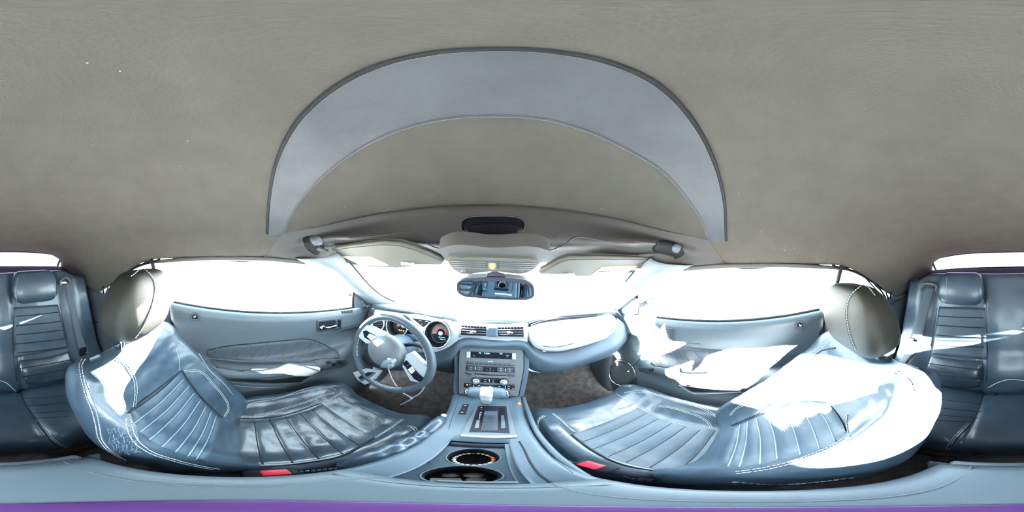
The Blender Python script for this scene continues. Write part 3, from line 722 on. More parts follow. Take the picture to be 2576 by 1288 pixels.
# end caps closing the dash toward the doors
G = loft([[dd(1548, 782, .66), dd(1568, 800, .65), dd(1577, 822, .64), dd(1578, 850, .64), dd(1572, 866, .65)], [(.675, .71, -.335), (.685, .70, -.36), (.69, .70, -.40), (.69, .70, -.45), (.68, .70, -.47)]], 20, 6)
mk('end_cap', MB().grid(G), M['dash'], DB, solid=.006)
G = loft([[dd(937, 768, .66), dd(925, 800, .66), dd(915, 850, .66), dd(902, 905, .68)], [(-.675, .71, -.335), (-.685, .71, -.40), (-.69, .71, -.50), (-.69, .71, -.60)]], 20, 6)
mk('end_cap', MB().grid(G), M['dash'], DB, solid=.006)
# knee panel below the column
G = loft([[dd(905, 905, .68), dd(1040, 928, .69), dd(1136, 905, .66)], [(-.66, .74, -.64), (-.4, .74, -.66), (-.14, .72, -.66)], [(-.66, .85, -.66), (-.4, .85, -.69), (-.14, .85, -.70)]], 30, 12)
mk('knee_panel', MB().grid(G), M['door_low'], DB, solid=.006)
# passenger's panel: silver lens-shaped cover
PP = Flat((.30, .655, -.38), (.0, -1, .30))
ptop = [(1329, 826), (1350, 818), (1400, 808), (1460, 800), (1500, 795), (1530, 789), (1543, 797)]
pbot = [(1333, 858), (1345, 872), (1360, 879), (1400, 883), (1440, 876), (1490, 862), (1530, 845), (1546, 828)]
mk('passenger_panel', MB().strip(PP, ptop, pbot, off=.010, thick=.03, nu=60, nv=12, dome=.012), M['alu'], DB, label="glaring silver panel in front of the passenger")
mk('panel_shadow_gap', MB().line(PP, [(1362, 868), (1390, 871), (1420, 867), (1440, 862)], .0015, .020, n=20), M['dgroove'], DB)
mk('panel_top_gap', MB().line(PP, [(1335, 818), (1350, 812), (1400, 802), (1450, 797), (1500, 793)], .0045, .012, n=40), M['black'], DB)
def round_vent(P, cx, cy, rx, ry, name, label, th0=0):
    c = P.shoot(cx, cy, .022)
    rim = [P.shoot(cx + rx * math.cos(2 * PI * k / 36), cy + ry * math.sin(2 * PI * k / 36), .022) for k in range(36)]
    v = thing(name, c, label, 'air vent')
    mk('rim', MB().tube(rim, .0045, 8, closed=True), M['silver'], v)
    mk('bowl', MB().puck([c + (p - c) * .98 - P.n * .008 for p in rim], P.n, .02), M['gloss'], v)
    for k in range(-2, 3):
        f = math.sqrt(1 - (k / 3) ** 2) * .95
        mk('slat', MB().tube([P.shoot(cx - rx * f, cy + ry * k / 3, .018), P.shoot(cx + rx * f, cy + ry * k / 3 + 1.5, .018)], .0022, 6), M['btn'], v)
round_vent(PP, 1525, 821, 14, 17, 'round_vent', "round black air vent at the passenger's end of the dashboard")
VP = Flat((-.45, .66, -.35), (.1, -1, .30))
round_vent(VP, 957, 815, 15, 17, 'round_vent', 'round air vent behind the upper left of the steering wheel')
# centre vents
CV = Flat((0, .672, -.33), (0, -1, .38))
cv = thing('centre_vents', CV.shoot(1240, 833), 'pair of rectangular air vents side by side above the radio', 'air vent')
mk('bezel', MB().strip(CV, [(1157, 816), (1240, 818), (1322, 818)], [(1155, 848), (1240, 851), (1322, 852)], .006, .012, nu=30, nv=4), M['silver'], cv)
for nm, q in (('left', [(1162, 818), (1223, 821), (1223, 845), (1159.5, 842.5)]), ('right', [(1253, 823), (1315.5, 822), (1317, 847), (1253, 846)])):
    v = mk('vent_opening', MB().lay(CV, q, .0075, .004, rings=3), M['black'], cv, auto=40)
    for k in range(1, 4):
        t = k / 4
        a = (q[0][0] + 1, q[0][1] * (1 - t) + q[3][1] * t); b = (q[1][0] - 1, q[1][1] * (1 - t) + q[2][1] * t)
        mk('slat', MB().tube([CV.shoot(*a, .0095), CV.shoot(*b, .0095)], .0018, 6), M['btn'], v)
    for k in range(1, 8):
        t = k / 8; a = (q[0][0] * (1 - t) + q[1][0] * t, q[0][1] * (1 - t) + q[1][1] * t + 1); b = (q[3][0] * (1 - t) + q[2][0] * t, a[1] + 6)
        mk('fin', MB().tube([CV.shoot(*a, .0075), CV.shoot(*b, .0075)], .0010, 5), M['btn'], v)
    cx = 1191.5 if nm == 'left' else 1282.5
    mk('slider', MB().tube([CV.shoot(cx - 7, 833 + (2 if nm == 'right' else 0), .013), CV.shoot(cx + 7, 834 + (2 if nm == 'right' else 0), .013)], .004, 8), M['alu'], v, label='silver slider tab')
mk('centre_plate', MB().lay(CV, [(1225, 822), (1251, 823), (1251, 847), (1225, 846)], .010, .006, rings=3), M['dash'], cv)
mk('plate_mark', text_mesh('A/C', .005, CV.shoot(1237, 835, .0105), (1, 0, 0), (0, .35, 1)), M['dialgrey'], cv)
# ------------------------------------------------ gauges
GP = Flat((-.20, .662, -.36), (.06, -1, .30))
def ring_px(cx, cy, rx, ry, n=48, P=GP, off=0.0): return [P.shoot(cx + rx * math.cos(2 * PI * k / n), cy + ry * math.sin(2 * PI * k / n), off) for k in range(n)]
def arc_band(P, cx, cy, rx, ry, r0, r1, a0, a1, off, n=24):
    G = []
    for t in (r0, (r0 + r1) / 2, r1):
        G.append([P.shoot(cx + rx * t * math.cos(math.radians(a0 + (a1 - a0) * k / n)), cy + ry * t * math.sin(math.radians(a0 + (a1 - a0) * k / n)), off) for k in range(n + 1)])
    b = MB().grid(G); return b
def gauge(cx, cy, rx, ry, dx, dy, dr, label, na, a0, a1, nums):
    g = thing('gauge', GP.shoot(cx, cy, .02), label, 'gauge')
    mk('housing', MB().grid([ring_px(cx, cy, rx, ry, off=.034), ring_px(cx, cy, rx * .97, ry * .97, off=.033), ring_px(dx * .6 + cx * .4, dy * .6 + cy * .4, rx * .88, ry * .88, off=.006)], cu=True), M['black'], g, solid=.001)
    mk('back_plate', MB().puck(ring_px(cx, cy, rx * .98, ry * .98, off=.005), GP.n, .03), M['black'], g, auto=40)
    mk('bezel_ring', MB().tube(ring_px(cx, cy, rx, ry, off=.034), .0038, 8, closed=True), M['chrome'], g)
    f = mk('face', MB().puck(ring_px(dx, dy, dr, dr * 1.05, off=.0075), GP.n, .004), M['gloss'], g, auto=40)
    mk('scale', arc_band(GP, dx, dy, dr, dr * 1.05, .45, .97, a0, a1, .0082), M['peach'], f, solid=.0006, label='peach coloured scale')
    t = MB()
    for k in range(9):
        a = math.radians(a0 + (a1 - a0) * k / 8); t.tube([GP.shoot(dx + dr * .78 * math.cos(a), dy + dr * .8 * math.sin(a), .0092), GP.shoot(dx + dr * .95 * math.cos(a), dy + dr * .99 * math.sin(a), .0092)], .0006, 4)
    mk('tick', t, M['dialgrey'], f)
    mk('hub_cap', MB().lathe([(0, .007), (.006, .0068), (.010, .005), (.0105, 0)], GP.shoot(dx, dy, .009), GP.n, 28), M['white'], g, label='pale round hub of the needle')
    a = math.radians(na)
    mk('needle', MB().tube([GP.shoot(dx + 6 * math.cos(a), dy + 6 * math.sin(a), .0115), GP.shoot(dx + dr * .85 * math.cos(a), dy + dr * .85 * math.sin(a), .0115)], [.0012, .0006], 5), M['red'], g)
    mk('clock_ring', MB().tube(ring_px(dx, dy, dr * .985, dr * 1.03, off=.0085), .0012, 5, closed=True), M['dialgrey'], f)
    return g
g1 = gauge(1007, 819, 26, 28, 1017.5, 818.8, 17, 'left round gauge, partly hidden behind the steering wheel rim', 195, 170, 290, '')
for k, x in enumerate((1008, 1013, 1018.5)):
    mk('warning_lamp', MB().sphere(GP.shoot(x, 829.6 + k * 1.2, .012), .0028, 8), M['amber'], g1, label='small lit amber warning lamp')
g2 = gauge(1104, 839, 31, 33, 1110, 837.5, 23, 'right round gauge with peach scale and lit green-blue digits', 212, 175, 378, '')
R_, U_ = Vector((1, 0, 0)), GP.n.cross(Vector((1, 0, 0))).normalized(); U_ = U_ if U_.z > 0 else -U_
mk('digits', text_mesh('30.7 101010.8', .0052, GP.shoot(1113, 848, .0100), R_, U_), M['cyan'], g2)
mk('digits', text_mesh('30041.7 mi', .0052, GP.shoot(1115, 853, .0100), R_, U_), M['cyan'], g2)
mk('red_zone', arc_band(GP, 1110, 837.5, 23, 24, .5, .68, -14, 14, .0092), M['red'], g2, solid=.0006)
g3 = thing('gauge_cluster_window', GP.shoot(1065, 811), 'small dark window with tiny fuel and temperature gauges between the two dials', 'gauge')
mk('window', MB().lay(GP, [(1040, 800), (1089, 807), (1080, 812), (1068, 822)], .017, .010, rings=3), M['gloss'], g3, auto=40)
mk('needle', MB().tube([GP.shoot(1056, 807, .0185), GP.shoot(1060, 810, .0185)], .0009, 5), M['red'], g3)
mk('needle', MB().tube([GP.shoot(1071, 810, .0185), GP.shoot(1073, 813, .0185)], .0009, 5), M['red'], g3)
mk('small_scale', MB().tube([GP.shoot(*q, .0185) for q in ((1073, 808.5), (1078, 808), (1082, 810))], .0006, 4).tube([GP.shoot(*q, .0185) for q in ((1058, 805), (1062, 805), (1065, 808))], .0006, 4), M['white'], g3)
mk('fuel_mark', MB().sphere(GP.shoot(1065.5, 814, .0195), .0014, 6), M['amber'], g3)
g4 = thing('instrument_hood', GP.shoot(1048, 832), 'dark recess below and between the two dials', 'trim panel')
mk('recess', MB().lay(GP, [(1030, 812), (1042, 820), (1060, 838), (1070, 850), (1028, 840)], .012, .010, rings=3), M['black'], g4, auto=40)
mk('lower_rail', MB().strip(GP, [(1022, 838), (1045, 842), (1072, 852)], [(1018, 846), (1042, 852), (1070, 864)], .02, .02, nu=20, nv=4), M['dash'], g4)
# ------------------------------------------------ centre stack
SP = Flat((0, .655, -.42), (0, -.245, .10)); SP = Flat((0, .662, -.425), Vector((1, 0, 0)).cross(Vector((0, .56 - .662, -.665 + .425))))
frame_p = [(1147, 868), (1240, 864), (1323, 868), (1331, 900), (1326, 960), (1313, 1003), (1230, 1003), (1145, 996), (1143, 930)]
mk('stack_surround', MB().lay(SP, frame_p, -.004, .06, rings=4, smooth=60), M['dash'], DB, auto=60)
RD = thing('radio', SP.shoot(1238, 930), 'grey radio and climate control panel in the middle of the dashboard', 'radio')
mk('gap', MB().lay(SP, [(1154, 880), (1160, 871.5), (1240, 875), (1313, 877.5), (1319, 886), (1319, 930), (1306, 998), (1230, 995), (1152, 991), (1152, 930)], .001, .006, rings=3), M['black'], RD, auto=50)
mk('bezel', MB().lay(SP, [(1157, 882), (1161, 874.5), (1240, 878), (1312, 880), (1316, 887), (1316, 930), (1303, 996), (1230, 993), (1155, 989), (1155, 930)], .006, .008, rings=4), M['stack'], RD, auto=50)
SU = (SP.n.cross(Vector((1, 0, 0)))).normalized(); SU = SU if SU.z > 0 else -SU
SR = Vector((1, 0, 0))
ds = mk('display', MB().lay(SP, [(1184.6, 883.5), (1287, 888), (1286, 903), (1184.6, 898.5)], .0072, .004, rings=3), M['gloss'], RD, label='black display with small lit green-blue characters', auto=40)
for b, x, y, sz in (('FRI', 1208, 887.3, .008), ('9:33A', 1225, 888.4, .010), ('101', 1260, 889, .009)):
    mk('lit_text', text_mesh(b, sz, SP.shoot(x, y, .0085), SR, SU), M['cyan'], ds)
for b, x, y, sz in (('R', 1193, 894, .007), ('ACTIVE', 1276, 893.5, .0045), ('33', 1276, 897, .006)):
    mk('lit_text', text_mesh(b, sz, SP.shoot(x, y, .0085), SR, SU), M['white'], ds)
mk('display_end', MB().lay(SP, [(1174, 884), (1183.5, 883.5), (1183.5, 899), (1174.5, 900)], .0085, .005, rings=3), M['silver'], RD, label='pale silver end block of the display')
mk('display_end', MB().lay(SP, [(1288, 888), (1297, 889), (1297, 904), (1288, 903.5)], .0085, .005, rings=3), M['silver'], RD, label='pale silver end block of the display')
mk('logo', text_mesh('SHAKER', .0055, SP.shoot(1234, 908.8, .0065), SR, SU), M['white'], RD)
st = mk('preset_strip', MB().strip(SP, [(1176, 908), (1234, 911.5), (1294, 913.5)], [(1176, 913.5), (1234, 917), (1294, 919)], .009, .004, nu=20, nv=4, dome=.001), M['btn'], RD)
for k in range(10):
    x = 1182 + k * 11.6; mk('preset_mark', MB().sphere(SP.shoot(x, 912.2 + k * .5 - .04 * (k - 4.5) ** 2 + .6, .0100), .0011, 6), M['white'], st)
bt = mk('button_plate', MB().strip(SP, [(1174.5, 917.5), (1234, 921), (1294, 922.5)], [(1174.5, 931), (1234, 934.5), (1294, 936)], .008, .004, nu=20, nv=4), M['black'], RD)
for q, words in (((1177, 1195), ('CD', 'AUX')), ((1198, 1216), ('FM/AM', 'SAT')), ((1251, 1269), ('MENU', 'SOUND')), ((1273, 1290), ('CLOCK', 'DISP'))):
    xa, xb = q; dy = (xa - 1174) * .045
    mk('button', MB().lay(SP, [(xa, 919.5 + dy), (xb, 920.2 + dy), (xb, 930.8 + dy), (xa, 930 + dy)], .0105, .003, rings=3), M['btn'], bt, auto=40)
    for j, wd in enumerate(words): mk('button_text', text_mesh(wd, .0032, SP.shoot((xa + xb) / 2, 922.5 + dy + j * 5.2, .0112), SR, SU), M['white'], bt)
for x, y in ((1196.5, 924.5), (1271, 929)):
    mk('rocker_mark', MB().tube([SP.shoot(x, y - 3, .011), SP.shoot(x, y + 4, .011)], .0011, 5), M['white'], bt)
for x, y in ((1233, 925.5), (1225, 929), (1241, 930), (1233, 933.5)):
    mk('arrow_mark', MB().sphere(SP.shoot(x, y, .0105), .0013, 6), M['white'], bt)
mk('ok_text', text_mesh('OK', .0034, SP.shoot(1233, 929.3, .0105), SR, SU), M['white'], bt)
mk('eject_button', MB().lay(SP, [(1172.5, 934.5), (1188.5, 936.5), (1188.5, 942), (1173, 940.5)], .009, .004, rings=3, dome=.001), M['btn'], RD)
mk('eject_button', MB().lay(SP, [(1278, 940), (1294.5, 940), (1294.5, 945.5), (1278, 945)], .009, .004, rings=3, dome=.001), M['btn'], RD)
mk('disc_slot', MB().strip(SP, [(1193, 938.2), (1234, 941), (1273, 942)], [(1193, 940.3), (1234, 943.2), (1273, 944)], .0072, .003, nu=16, nv=3), M['gloss'], RD)
mk('knob_plate', MB().strip(SP, [(1205, 948), (1234, 949.5), (1258, 950)], [(1205, 960), (1234, 961), (1258, 962)], .008, .004, nu=16, nv=4), M['black'], RD)
for b, x, y in (('AUTO', 1221, 953.5), ('REAR', 1221, 958.5), ('AC', 1241, 954.5), ('MAX', 1241, 959.5)): mk('button_text', text_mesh(b, .0034, SP.shoot(x, y, .0086), SR, SU), M['white'], RD)
mk('rocker_mark', MB().tube([SP.shoot(1231, 953, .009), SP.shoot(1231, 959, .009)], .0011, 5), M['white'], RD)
for x, y in ((1198.2, 956), (1266, 958.5)):
    p = SP.shoot(x, y, .006)
    k = mk('knob_base', MB().lathe([(0, .004), (.0175, .004), (.019, 0)], p, SP.n, 32), M['black'], RD)
    mk('knob', MB().lathe([(0, .021), (.008, .021), (.0125, .020), (.0145, .016), (.0155, .004)], p, SP.n, 32), M['chrome'], RD, label='round chrome knob')
    mk('knob_cap', MB().lathe([(0, .0225), (.006, .022), (.0065, .020)], p, SP.n, 24), M['silver'], RD)
cl = mk('climate_strip', MB().strip(SP, [(1168.5, 962), (1232, 966.5), (1295, 966)], [(1168, 973), (1232, 977.5), (1294, 978)], .008, .004, nu=20, nv=4), M['black'], RD, label='narrow black strip of climate buttons')
mk('seat_heat_lamp', MB().sphere(SP.shoot(1176, 966.5, .009), .0026, 8), M['amber'], cl, label='lit amber seat-heater lamp')
for x, y in ((1192, 970), (1270.5, 973)): mk('rocker_mark', MB().tube([SP.shoot(x, y - 3.3, .009), SP.shoot(x, y + 3.3, .009)], .0012, 5), M['white'], cl)
for x, y in ((1183, 966.2), (1183, 972), (1206, 968.4), (1256, 970.5), (1279, 970.4), (1279, 975.4), (1290, 976)): mk('button_mark', MB().tube([SP.shoot(x - 2.4, y, .0085), SP.shoot(x + 2.4, y + .2, .0085)], .0010, 5), M['white'], cl)
mk('lit_text', text_mesh('72', .007, SP.shoot(1233, 971, .0088), SR, SU), M['cyan'], cl)
for x, y in ((1193, 987), (1270, 990)):
    p = SP.shoot(x, y, .006)
    mk('knob_base', MB().lathe([(0, .004), (.0175, .004), (.019, 0)], p, SP.n, 32), M['black'], RD)
    mk('knob', MB().lathe([(0, .019), (.008, .019), (.0125, .018), (.0145, .014), (.0155, .004)], p, SP.n, 32), M['chrome'], RD, label='round chrome knob')
# ================================================================== STEERING WHEEL
WC = Vector((-.355, .483, -.434)); TILT = math.radians(12)
WN = Vector((0, -math.cos(TILT), math.sin(TILT))).normalized(); WU = Vector((0, math.sin(TILT), math.cos(TILT))); WR = Vector((1, 0, 0))
SWL = thing('steering_wheel', WC, 'black leather steering wheel turned to the right, with silver spokes and sunlit hub', 'steering wheel')
WP = Flat(WC, WN)
R0 = .1745
def wpt(a, r=R0, o=0): return WC + WR * (r * math.cos(a)) + WU * (r * math.sin(a)) + WN * o
rim = [wpt(2 * PI * k / 96) for k in range(96)]
mk('rim', MB().tube(rim, .0160, 14, closed=True), mat('rim_leather', (.055, .070, .088), .38, bump=.2, scale=500), SWL)
def rim_stitch(a0, a1):
    b = MB(); n = int(abs(a1 - a0) / .042)
    for k in range(n):
        a = a0 + (a1 - a0) * k / n
        b.tube([wpt(a, R0 - .0125, .0105), wpt(a + .02, R0 - .0155, .005)], .0011, 5)
    return b
st = MB()
for a0, a1 in ((-2.05, -1.0), (2.75, 3.6), (.1, 2.2)):
    mk('stitching', rim_stitch(a0, a1), M['thread'], SWL)
# hub dome with torn-looking glare
hubc = WP.shoot(969, 884)
hr = .083
G = []
for r_, h in ((.002, .036), (.02, .0355), (.04, .033), (.058, .028), (.072, .018), (.081, .004), (.083, -.012), (.075, -.03)):
    G.append([hubc + WR * r_ * math.cos(2 * PI * k / 60) * (1 + .04 * math.cos(4 * PI * k / 60)) + WU * r_ * .98 * math.sin(2 * PI * k / 60) + WN * h for k in range(60)])
hb = MB().grid(G, cu=True); HB = hb.surf()
mk('hub', hb, M['stack'], SWL, label='domed grey hub cover')
em = [(978 + 20 * math.cos(t) * math.cos(.35) - 12.5 * math.sin(t) * math.sin(-.35), 914 + 20 * math.cos(t) * math.sin(-.35) + 12.5 * math.sin(t) * math.cos(.35)) for t in [2 * PI * k / 36 for k in range(36)]]
e = mk('emblem', MB().lay(HB, em, .003, .006, rings=4, dome=.002), mat('emblem_blue_grey', (.35, .45, .50), .25, .4), SWL, label='oval emblem with a running horse shape')
mk('emblem_rim', MB().line(HB, em, .0018, .0035, n=80, closed=True), M['chrome'], e)
hp = [(966, 918), (972, 914), (976, 913), (982, 911), (988, 908), (992, 906), (994, 909), (989, 911), (984, 914), (990, 916), (985, 917), (978, 916), (972, 919), (964, 922)]
mk('emblem_horse', MB().line(HB, hp, .0016, .0058, n=70), M['chrome'], e)
def spoke(name, px, mt, off, thick, **k):
    return mk(name, MB().lay(WP, px, off, thick, rings=4, **{a: b for a, b in k.items() if a in ('smooth', 'dome')}), mt, SWL, label=k.get('label'), auto=50)
spoke('spoke', [(905, 828), (925, 815), (973, 838), (970, 852), (945, 866), (925, 862), (908, 848)], M['silver'], .012, .022, label='upper left silver spoke')
spoke('spoke', [(1026, 890), (1040, 884), (1088, 932), (1082, 948), (1066, 962), (1036, 955), (1016, 920)], M['silver'], .010, .022, label='lower right silver spoke')
spoke('spoke', [(892, 936), (914, 928), (958, 934), (952, 942), (934, 962), (922, 966), (904, 954)], M['silver'], .010, .022, label='lower left silver spoke')
mk('spoke_slot', MB().lay(WP, [(909, 946), (931, 935), (946, 934), (936, 942), (913, 953)], .012, .003), M['black'], SWL)
mk('spoke_inlay', MB().lay(WP, [(904, 948), (930, 934), (952, 935), (936, 948), (914, 958)], .0112, .003), M['dash'], SWL)
for P_, lab in (([(1018, 912), (1026, 904), (1060, 940), (1072, 950), (1060, 958), (1046, 950)], 'r'), ([(918, 833), (926, 830), (958, 848), (956, 856), (940, 858), (922, 848)], 'l')):
    pd = mk('switch_pad', MB().lay(WP, P_, .0135, .004, rings=3), M['gloss'], SWL, auto=40)
    if lab == 'r':
        mk('switch', MB().lay(WP, [(1032, 926), (1041, 919), (1049, 929), (1041, 937)], .0165, .004, rings=3), M['white'], pd, auto=40)
        mk('switch_text', text_mesh('VOL', .006, WP.shoot(1041, 925, .017), WR, WU), M['black'], pd)
        for x, y in ((1026, 920), (1030, 916), (1034, 914), (1028, 926)): mk('switch_mark', MB().sphere(WP.shoot(x, y, .0145), .0013, 6), M['white'], pd)
    else:
        mk('switch', MB().lay(WP, [(930, 846), (936, 838), (957, 848), (954, 856), (944, 858)], .0165, .004, rings=3), M['white'], pd, auto=40)
        mk('switch_text', text_mesh('SET', .006, WP.shoot(944, 849, .017), WR, WU), M['peach'], pd)
# column and shroud
cs = thing('steering_column', WC + Vector((0, .1, -.02)), 'dark steering column shroud behind the wheel', 'steering column')
mk('shroud', MB().lathe([(.05, 0), (.062, .03), (.066, .08), (.060, .17)], hubc - WN * .035, -WN + Vector((.0, 0, -.1)), 36), M['dash'], cs)
sk = MB().tube([hubc + Vector((.04, .06, .02)), hubc + Vector((.10, .07, .035)), hubc + Vector((.15, .06, .03))], [.008, .007, .009], 10, smooth=12)
mk('indicator_stalk', sk, M['black'], cs)
# white cable hanging behind the wheel down to the carpet
cb = thing('charging_cable', dd(1035, 1002, .60), 'thin white cable hanging behind the steering wheel into the footwell', 'cable')
b = MB(); b.tube([dd(976, 925, .60), dd(980, 937, .60), dd(987, 954, .60), dd(996, 969, .59), dd(1012, 987, .58), dd(1035, 1002, .57), dd(1022, 1011, .565), dd(1008, 1018, .56)], .0032, 8, smooth=60)
mk('lead', b, M['cable'], cb)
b = MB(); b.tube([dd(1035, 1001, .57), dd(1048, 995, .58), dd(1060, 985, .59), dd(1069, 970, .60), dd(1074, 955, .61), dd(1079, 925, .62), dd(1076, 895, .63), dd(1067, 877, .63), dd(1051, 862, .63), dd(1033, 858, .625)], .0032, 8, smooth=70)
mk('lead', b, M['cable'], cb)
mk('joint', MB().sphere(dd(1035, 1002, .569), (.007, .006, .005), 8), M['cable'], cb)
# ================================================================== FRONT SEATS
from mathutils import noise
PROF = [(0, 0), (.30, .000), (.50, .004), (.64, .020), (.78, .048), (.89, .046), (.97, .012), (1.0, -.035), (.985, -.085), (.90, -1.0), (.45, -1.03), (0, -1.03)]
def body(path, cx, half, thick, bol, nv=90, nu=64, wr=0.0, cap0=.02, cap1=.05):
    """upholstered body: path is the (y, z) line of the middle of its face; half / thick / bol are functions of 0..1 along it"""
    P = catmull([(0, y, z) for y, z in path], nv); L = [0.0]
    for a, b in zip(P, P[1:]): L.append(L[-1] + (b - a).length)
    G = []
    for j, p in enumerate(P):
        t = (P[min(j + 1, nv - 1)] - P[max(j - 1, 0)]).normalized(); n = Vector((0, -t.z, t.y))
        if n.y < 0 and abs(t.z) > abs(t.y): n = -n
        if abs(t.y) >= abs(t.z) and n.z < 0: n = -n
        v = L[j] / L[-1]; a, T, B = half(v), thick(v), bol(v)
        pts = [Vector((x * a, (d * (B / .048) if 0 < i < 7 and d > 0 else d) if i < 9 else d * T, 0)) for i, (x, d) in enumerate(PROF)]
        right = catmull(pts, nu); ring = right + [Vector((-q.x, q.y, 0)) for q in right[::-1][1:-1]]
        e0, e1 = L[j], L[-1] - L[j]; k = 1.0
        if e0 < cap0: k = math.sqrt(max(.0, 1 - ((cap0 - e0) / cap0) ** 2))
        if e1 < cap1: k = min(k, math.sqrt(max(.0, 1 - ((cap1 - e1) / cap1) ** 2)))
        k = max(k, .04); kx = 1 - (1 - k) * .16; row = []
        for q in ring:
            d = -T / 2 + (q.y + T / 2) * k
            w = noise.noise(Vector((q.x * 9, L[j] * 26, cx * 7))) * wr + noise.noise(Vector((q.x * 30, L[j] * 60, cx * 3))) * wr * .35 if q.y > -.03 else 0
            row.append(Vector((cx + q.x * kx, p.y + n.y * (d + w), p.z + n.z * (d + w))))
        G.append(row)
    mb = MB().grid(G, cu=True)
    for row in (G[0], G[-1]):
        c = sum(row, Vector()) / len(row); mb.grid([row, [c.lerp(p, .02) for p in row]], cu=True)
    return mb
def lerpf(tab):
    def f(v):
        for (a, x), (b, y) in zip(tab, tab[1:]):
            if v <= b: return x + (y - x) * sm((v - a) / (b - a))
        return tab[-1][1]
    return f
def seat(s_, label):
    cx = s_ * .372 if s_ < 0 else .362; dy = 0 if s_ < 0 else .085
    t = thing('car_seat', (cx, .12, -1.12), label, 'car seat', group='front seats')
    bk = body([(y + dy * min(1, max(0, (-.28 - z) / .45)), z) for y, z in [(.02, -.84), (-.015, -.74), (-.070, -.64), (-.135, -.54), (-.195, -.44), (-.232, -.365), (-.256, -.305), (-.270, -.268)]], cx,
              lerpf([(0, .205), (.2, .224), (.5, .232), (.8, .222), (1, .200)]), lerpf([(0, .13), (.5, .125), (1, .075)]), lerpf([(0, .030), (.3, .052), (.65, .050), (.9, .018), (1, .006)]), wr=.004)
    cu = body([(y + dy, z) for y, z in [(-.12, -.815), (-.04, -.790), (.08, -.774), (.2, -.760), (.32, -.748), (.40, -.750), (.440, -.772), (.452, -.82), (.445, -.90)]], cx,
              lerpf([(0, .215), (.3, .236), (.7, .236), (.85, .222), (1, .215)]), lerpf([(0, .11), (.6, .13), (1, .06)]), lerpf([(0, .030), (.25, .050), (.6, .048), (.78, .024), (1, .0)]), wr=.006 if s_ < 0 else .003)
    o1 = mk('backrest', bk, M['leather'], t); o2 = mk('seat_cushion', cu, M['shiny'] if s_ < 0 else M['leather'], t)
    # seat base and slide rails
    b = MB().box((cx, .14 + dy, -.985), (.20, .24, .085), .03); mk('seat_base', b, M['black'], t)
    for k in (-1, 1): mk('seat_rail', MB().box((cx + k * .17, .14 + dy, -1.10), (.018, .27, .028), .006), M['btn'], t)
    return t, bk.surf(), cu.surf(), o1, o2
def headrest(t, s_, dz, label):
    cx = s_ * .372; G = []
    for j in range(34):
        v = j / 33; ph = PI * v
        zz = -.145 + dz + .098 * math.cos(ph) * (1 if v < .5 else 1.0)
        k = max(0.015, math.sin(ph)) ** .34
        a = k * (.102 + .026 * sm(v * 1.5)); b = k * (.047 + .022 * sm(v * 1.3)); yc = -.256 - .022 * sm(v * 1.2)
        row = []
        for i in range(72):
            q = 2 * PI * i / 72; c, s = math.cos(q), math.sin(q)
            x = a * (abs(c) ** .58) * (1 if c > 0 else -1); y = b * (abs(s) ** .62) * (1 if s > 0 else -1)
            if s > 0: y += .012 * (abs(c) ** 2) * k - .006
            row.append(Vector((cx + x, yc + y, zz)))
        G.append(row)
    mb = MB().grid(G, cu=True)
    for row in (G[0], G[-1]):
        c_ = sum(row, Vector()) / len(row); mb.grid([row, [c_.lerp(p, .02) for p in row]], cu=True)
    h = mk('headrest', mb, M['headrest'], t, label=label)
    for k in (-1, 1):
        mk('headrest_post', MB().tube([(cx + k * .068, -.272, -.20 + dz), (cx + k * .068, -.290, -.33)], .0068, 12), M['chrome'], t, label='bright steel headrest post')
        mk('post_collar', MB().lathe([(0, .012), (.012, .012), (.019, .006), (.021, 0)], (cx + k * .068, -.288, -.236), (0, -.15, 1), 20), M['silver'], t)
    return mb.surf(), h
T1, B1, C1, ob1, oc1 = seat(-1, "driver's black leather seat with creased shiny cushion, behind the steering wheel")
H1, oh1 = headrest(T1, -1, 0.0, 'black grained leather headrest')
T2, B2, C2, ob2, oc2 = seat(1, "front passenger's black leather seat with its backrest glaring in sunlight")
H2, oh2 = headrest(T2, 1, -.024, 'black grained leather headrest, set lower')
# --- driver's backrest: panel, ribs, stitching
R_2 = [(457, 933), (478, 965), (505, 1000), (530, 1025), (545, 1040), (556, 1050)]
def quilted(S, own, pairs, bend, amp, m1, rib_mat, r_):
    o, PS = mkS('centre_panel', MB().quilt(S, pairs, bend=bend, amp=amp), m1, own)
    for a, b in pairs[1:-1]:
        mk('rib', MB().line(PS, [(a[0] * .98 + b[0] * .02, a[1] * .98 + b[1] * .02), ((a[0] + b[0]) / 2 + bend[0], (a[1] + b[1]) / 2 + bend[1]), (a[0] * .02 + b[0] * .98, a[1] * .02 + b[1] * .98)], r_, .0003, n=30), rib_mat, o)
    return o, PS
cp, _ = quilted(B1, ob1, [((323, 1040), (457, 932)), ((334, 1067), (465, 951)), ((351, 1088), (478, 969)), ((374, 1108), (491, 986)), ((406, 1126), (507, 1003)), ((440, 1139), (520, 1019)), ((471, 1150), (533, 1033)), ((492, 1158), (545, 1044)), ((512, 1167), (556, 1052))], (4, 4), .005, M['insert'], M['groove'], .0015)
mk('panel_seam', MB().line(B1, [(323, 1040), (355, 1010), (387, 986), (425, 958), (457, 932)], .0022, .004, n=40), M['dgroove'], ob1)
mk('panel_seam', MB().line(B1, R_2, .0022, .004, n=40), M['dgroove'], ob1)
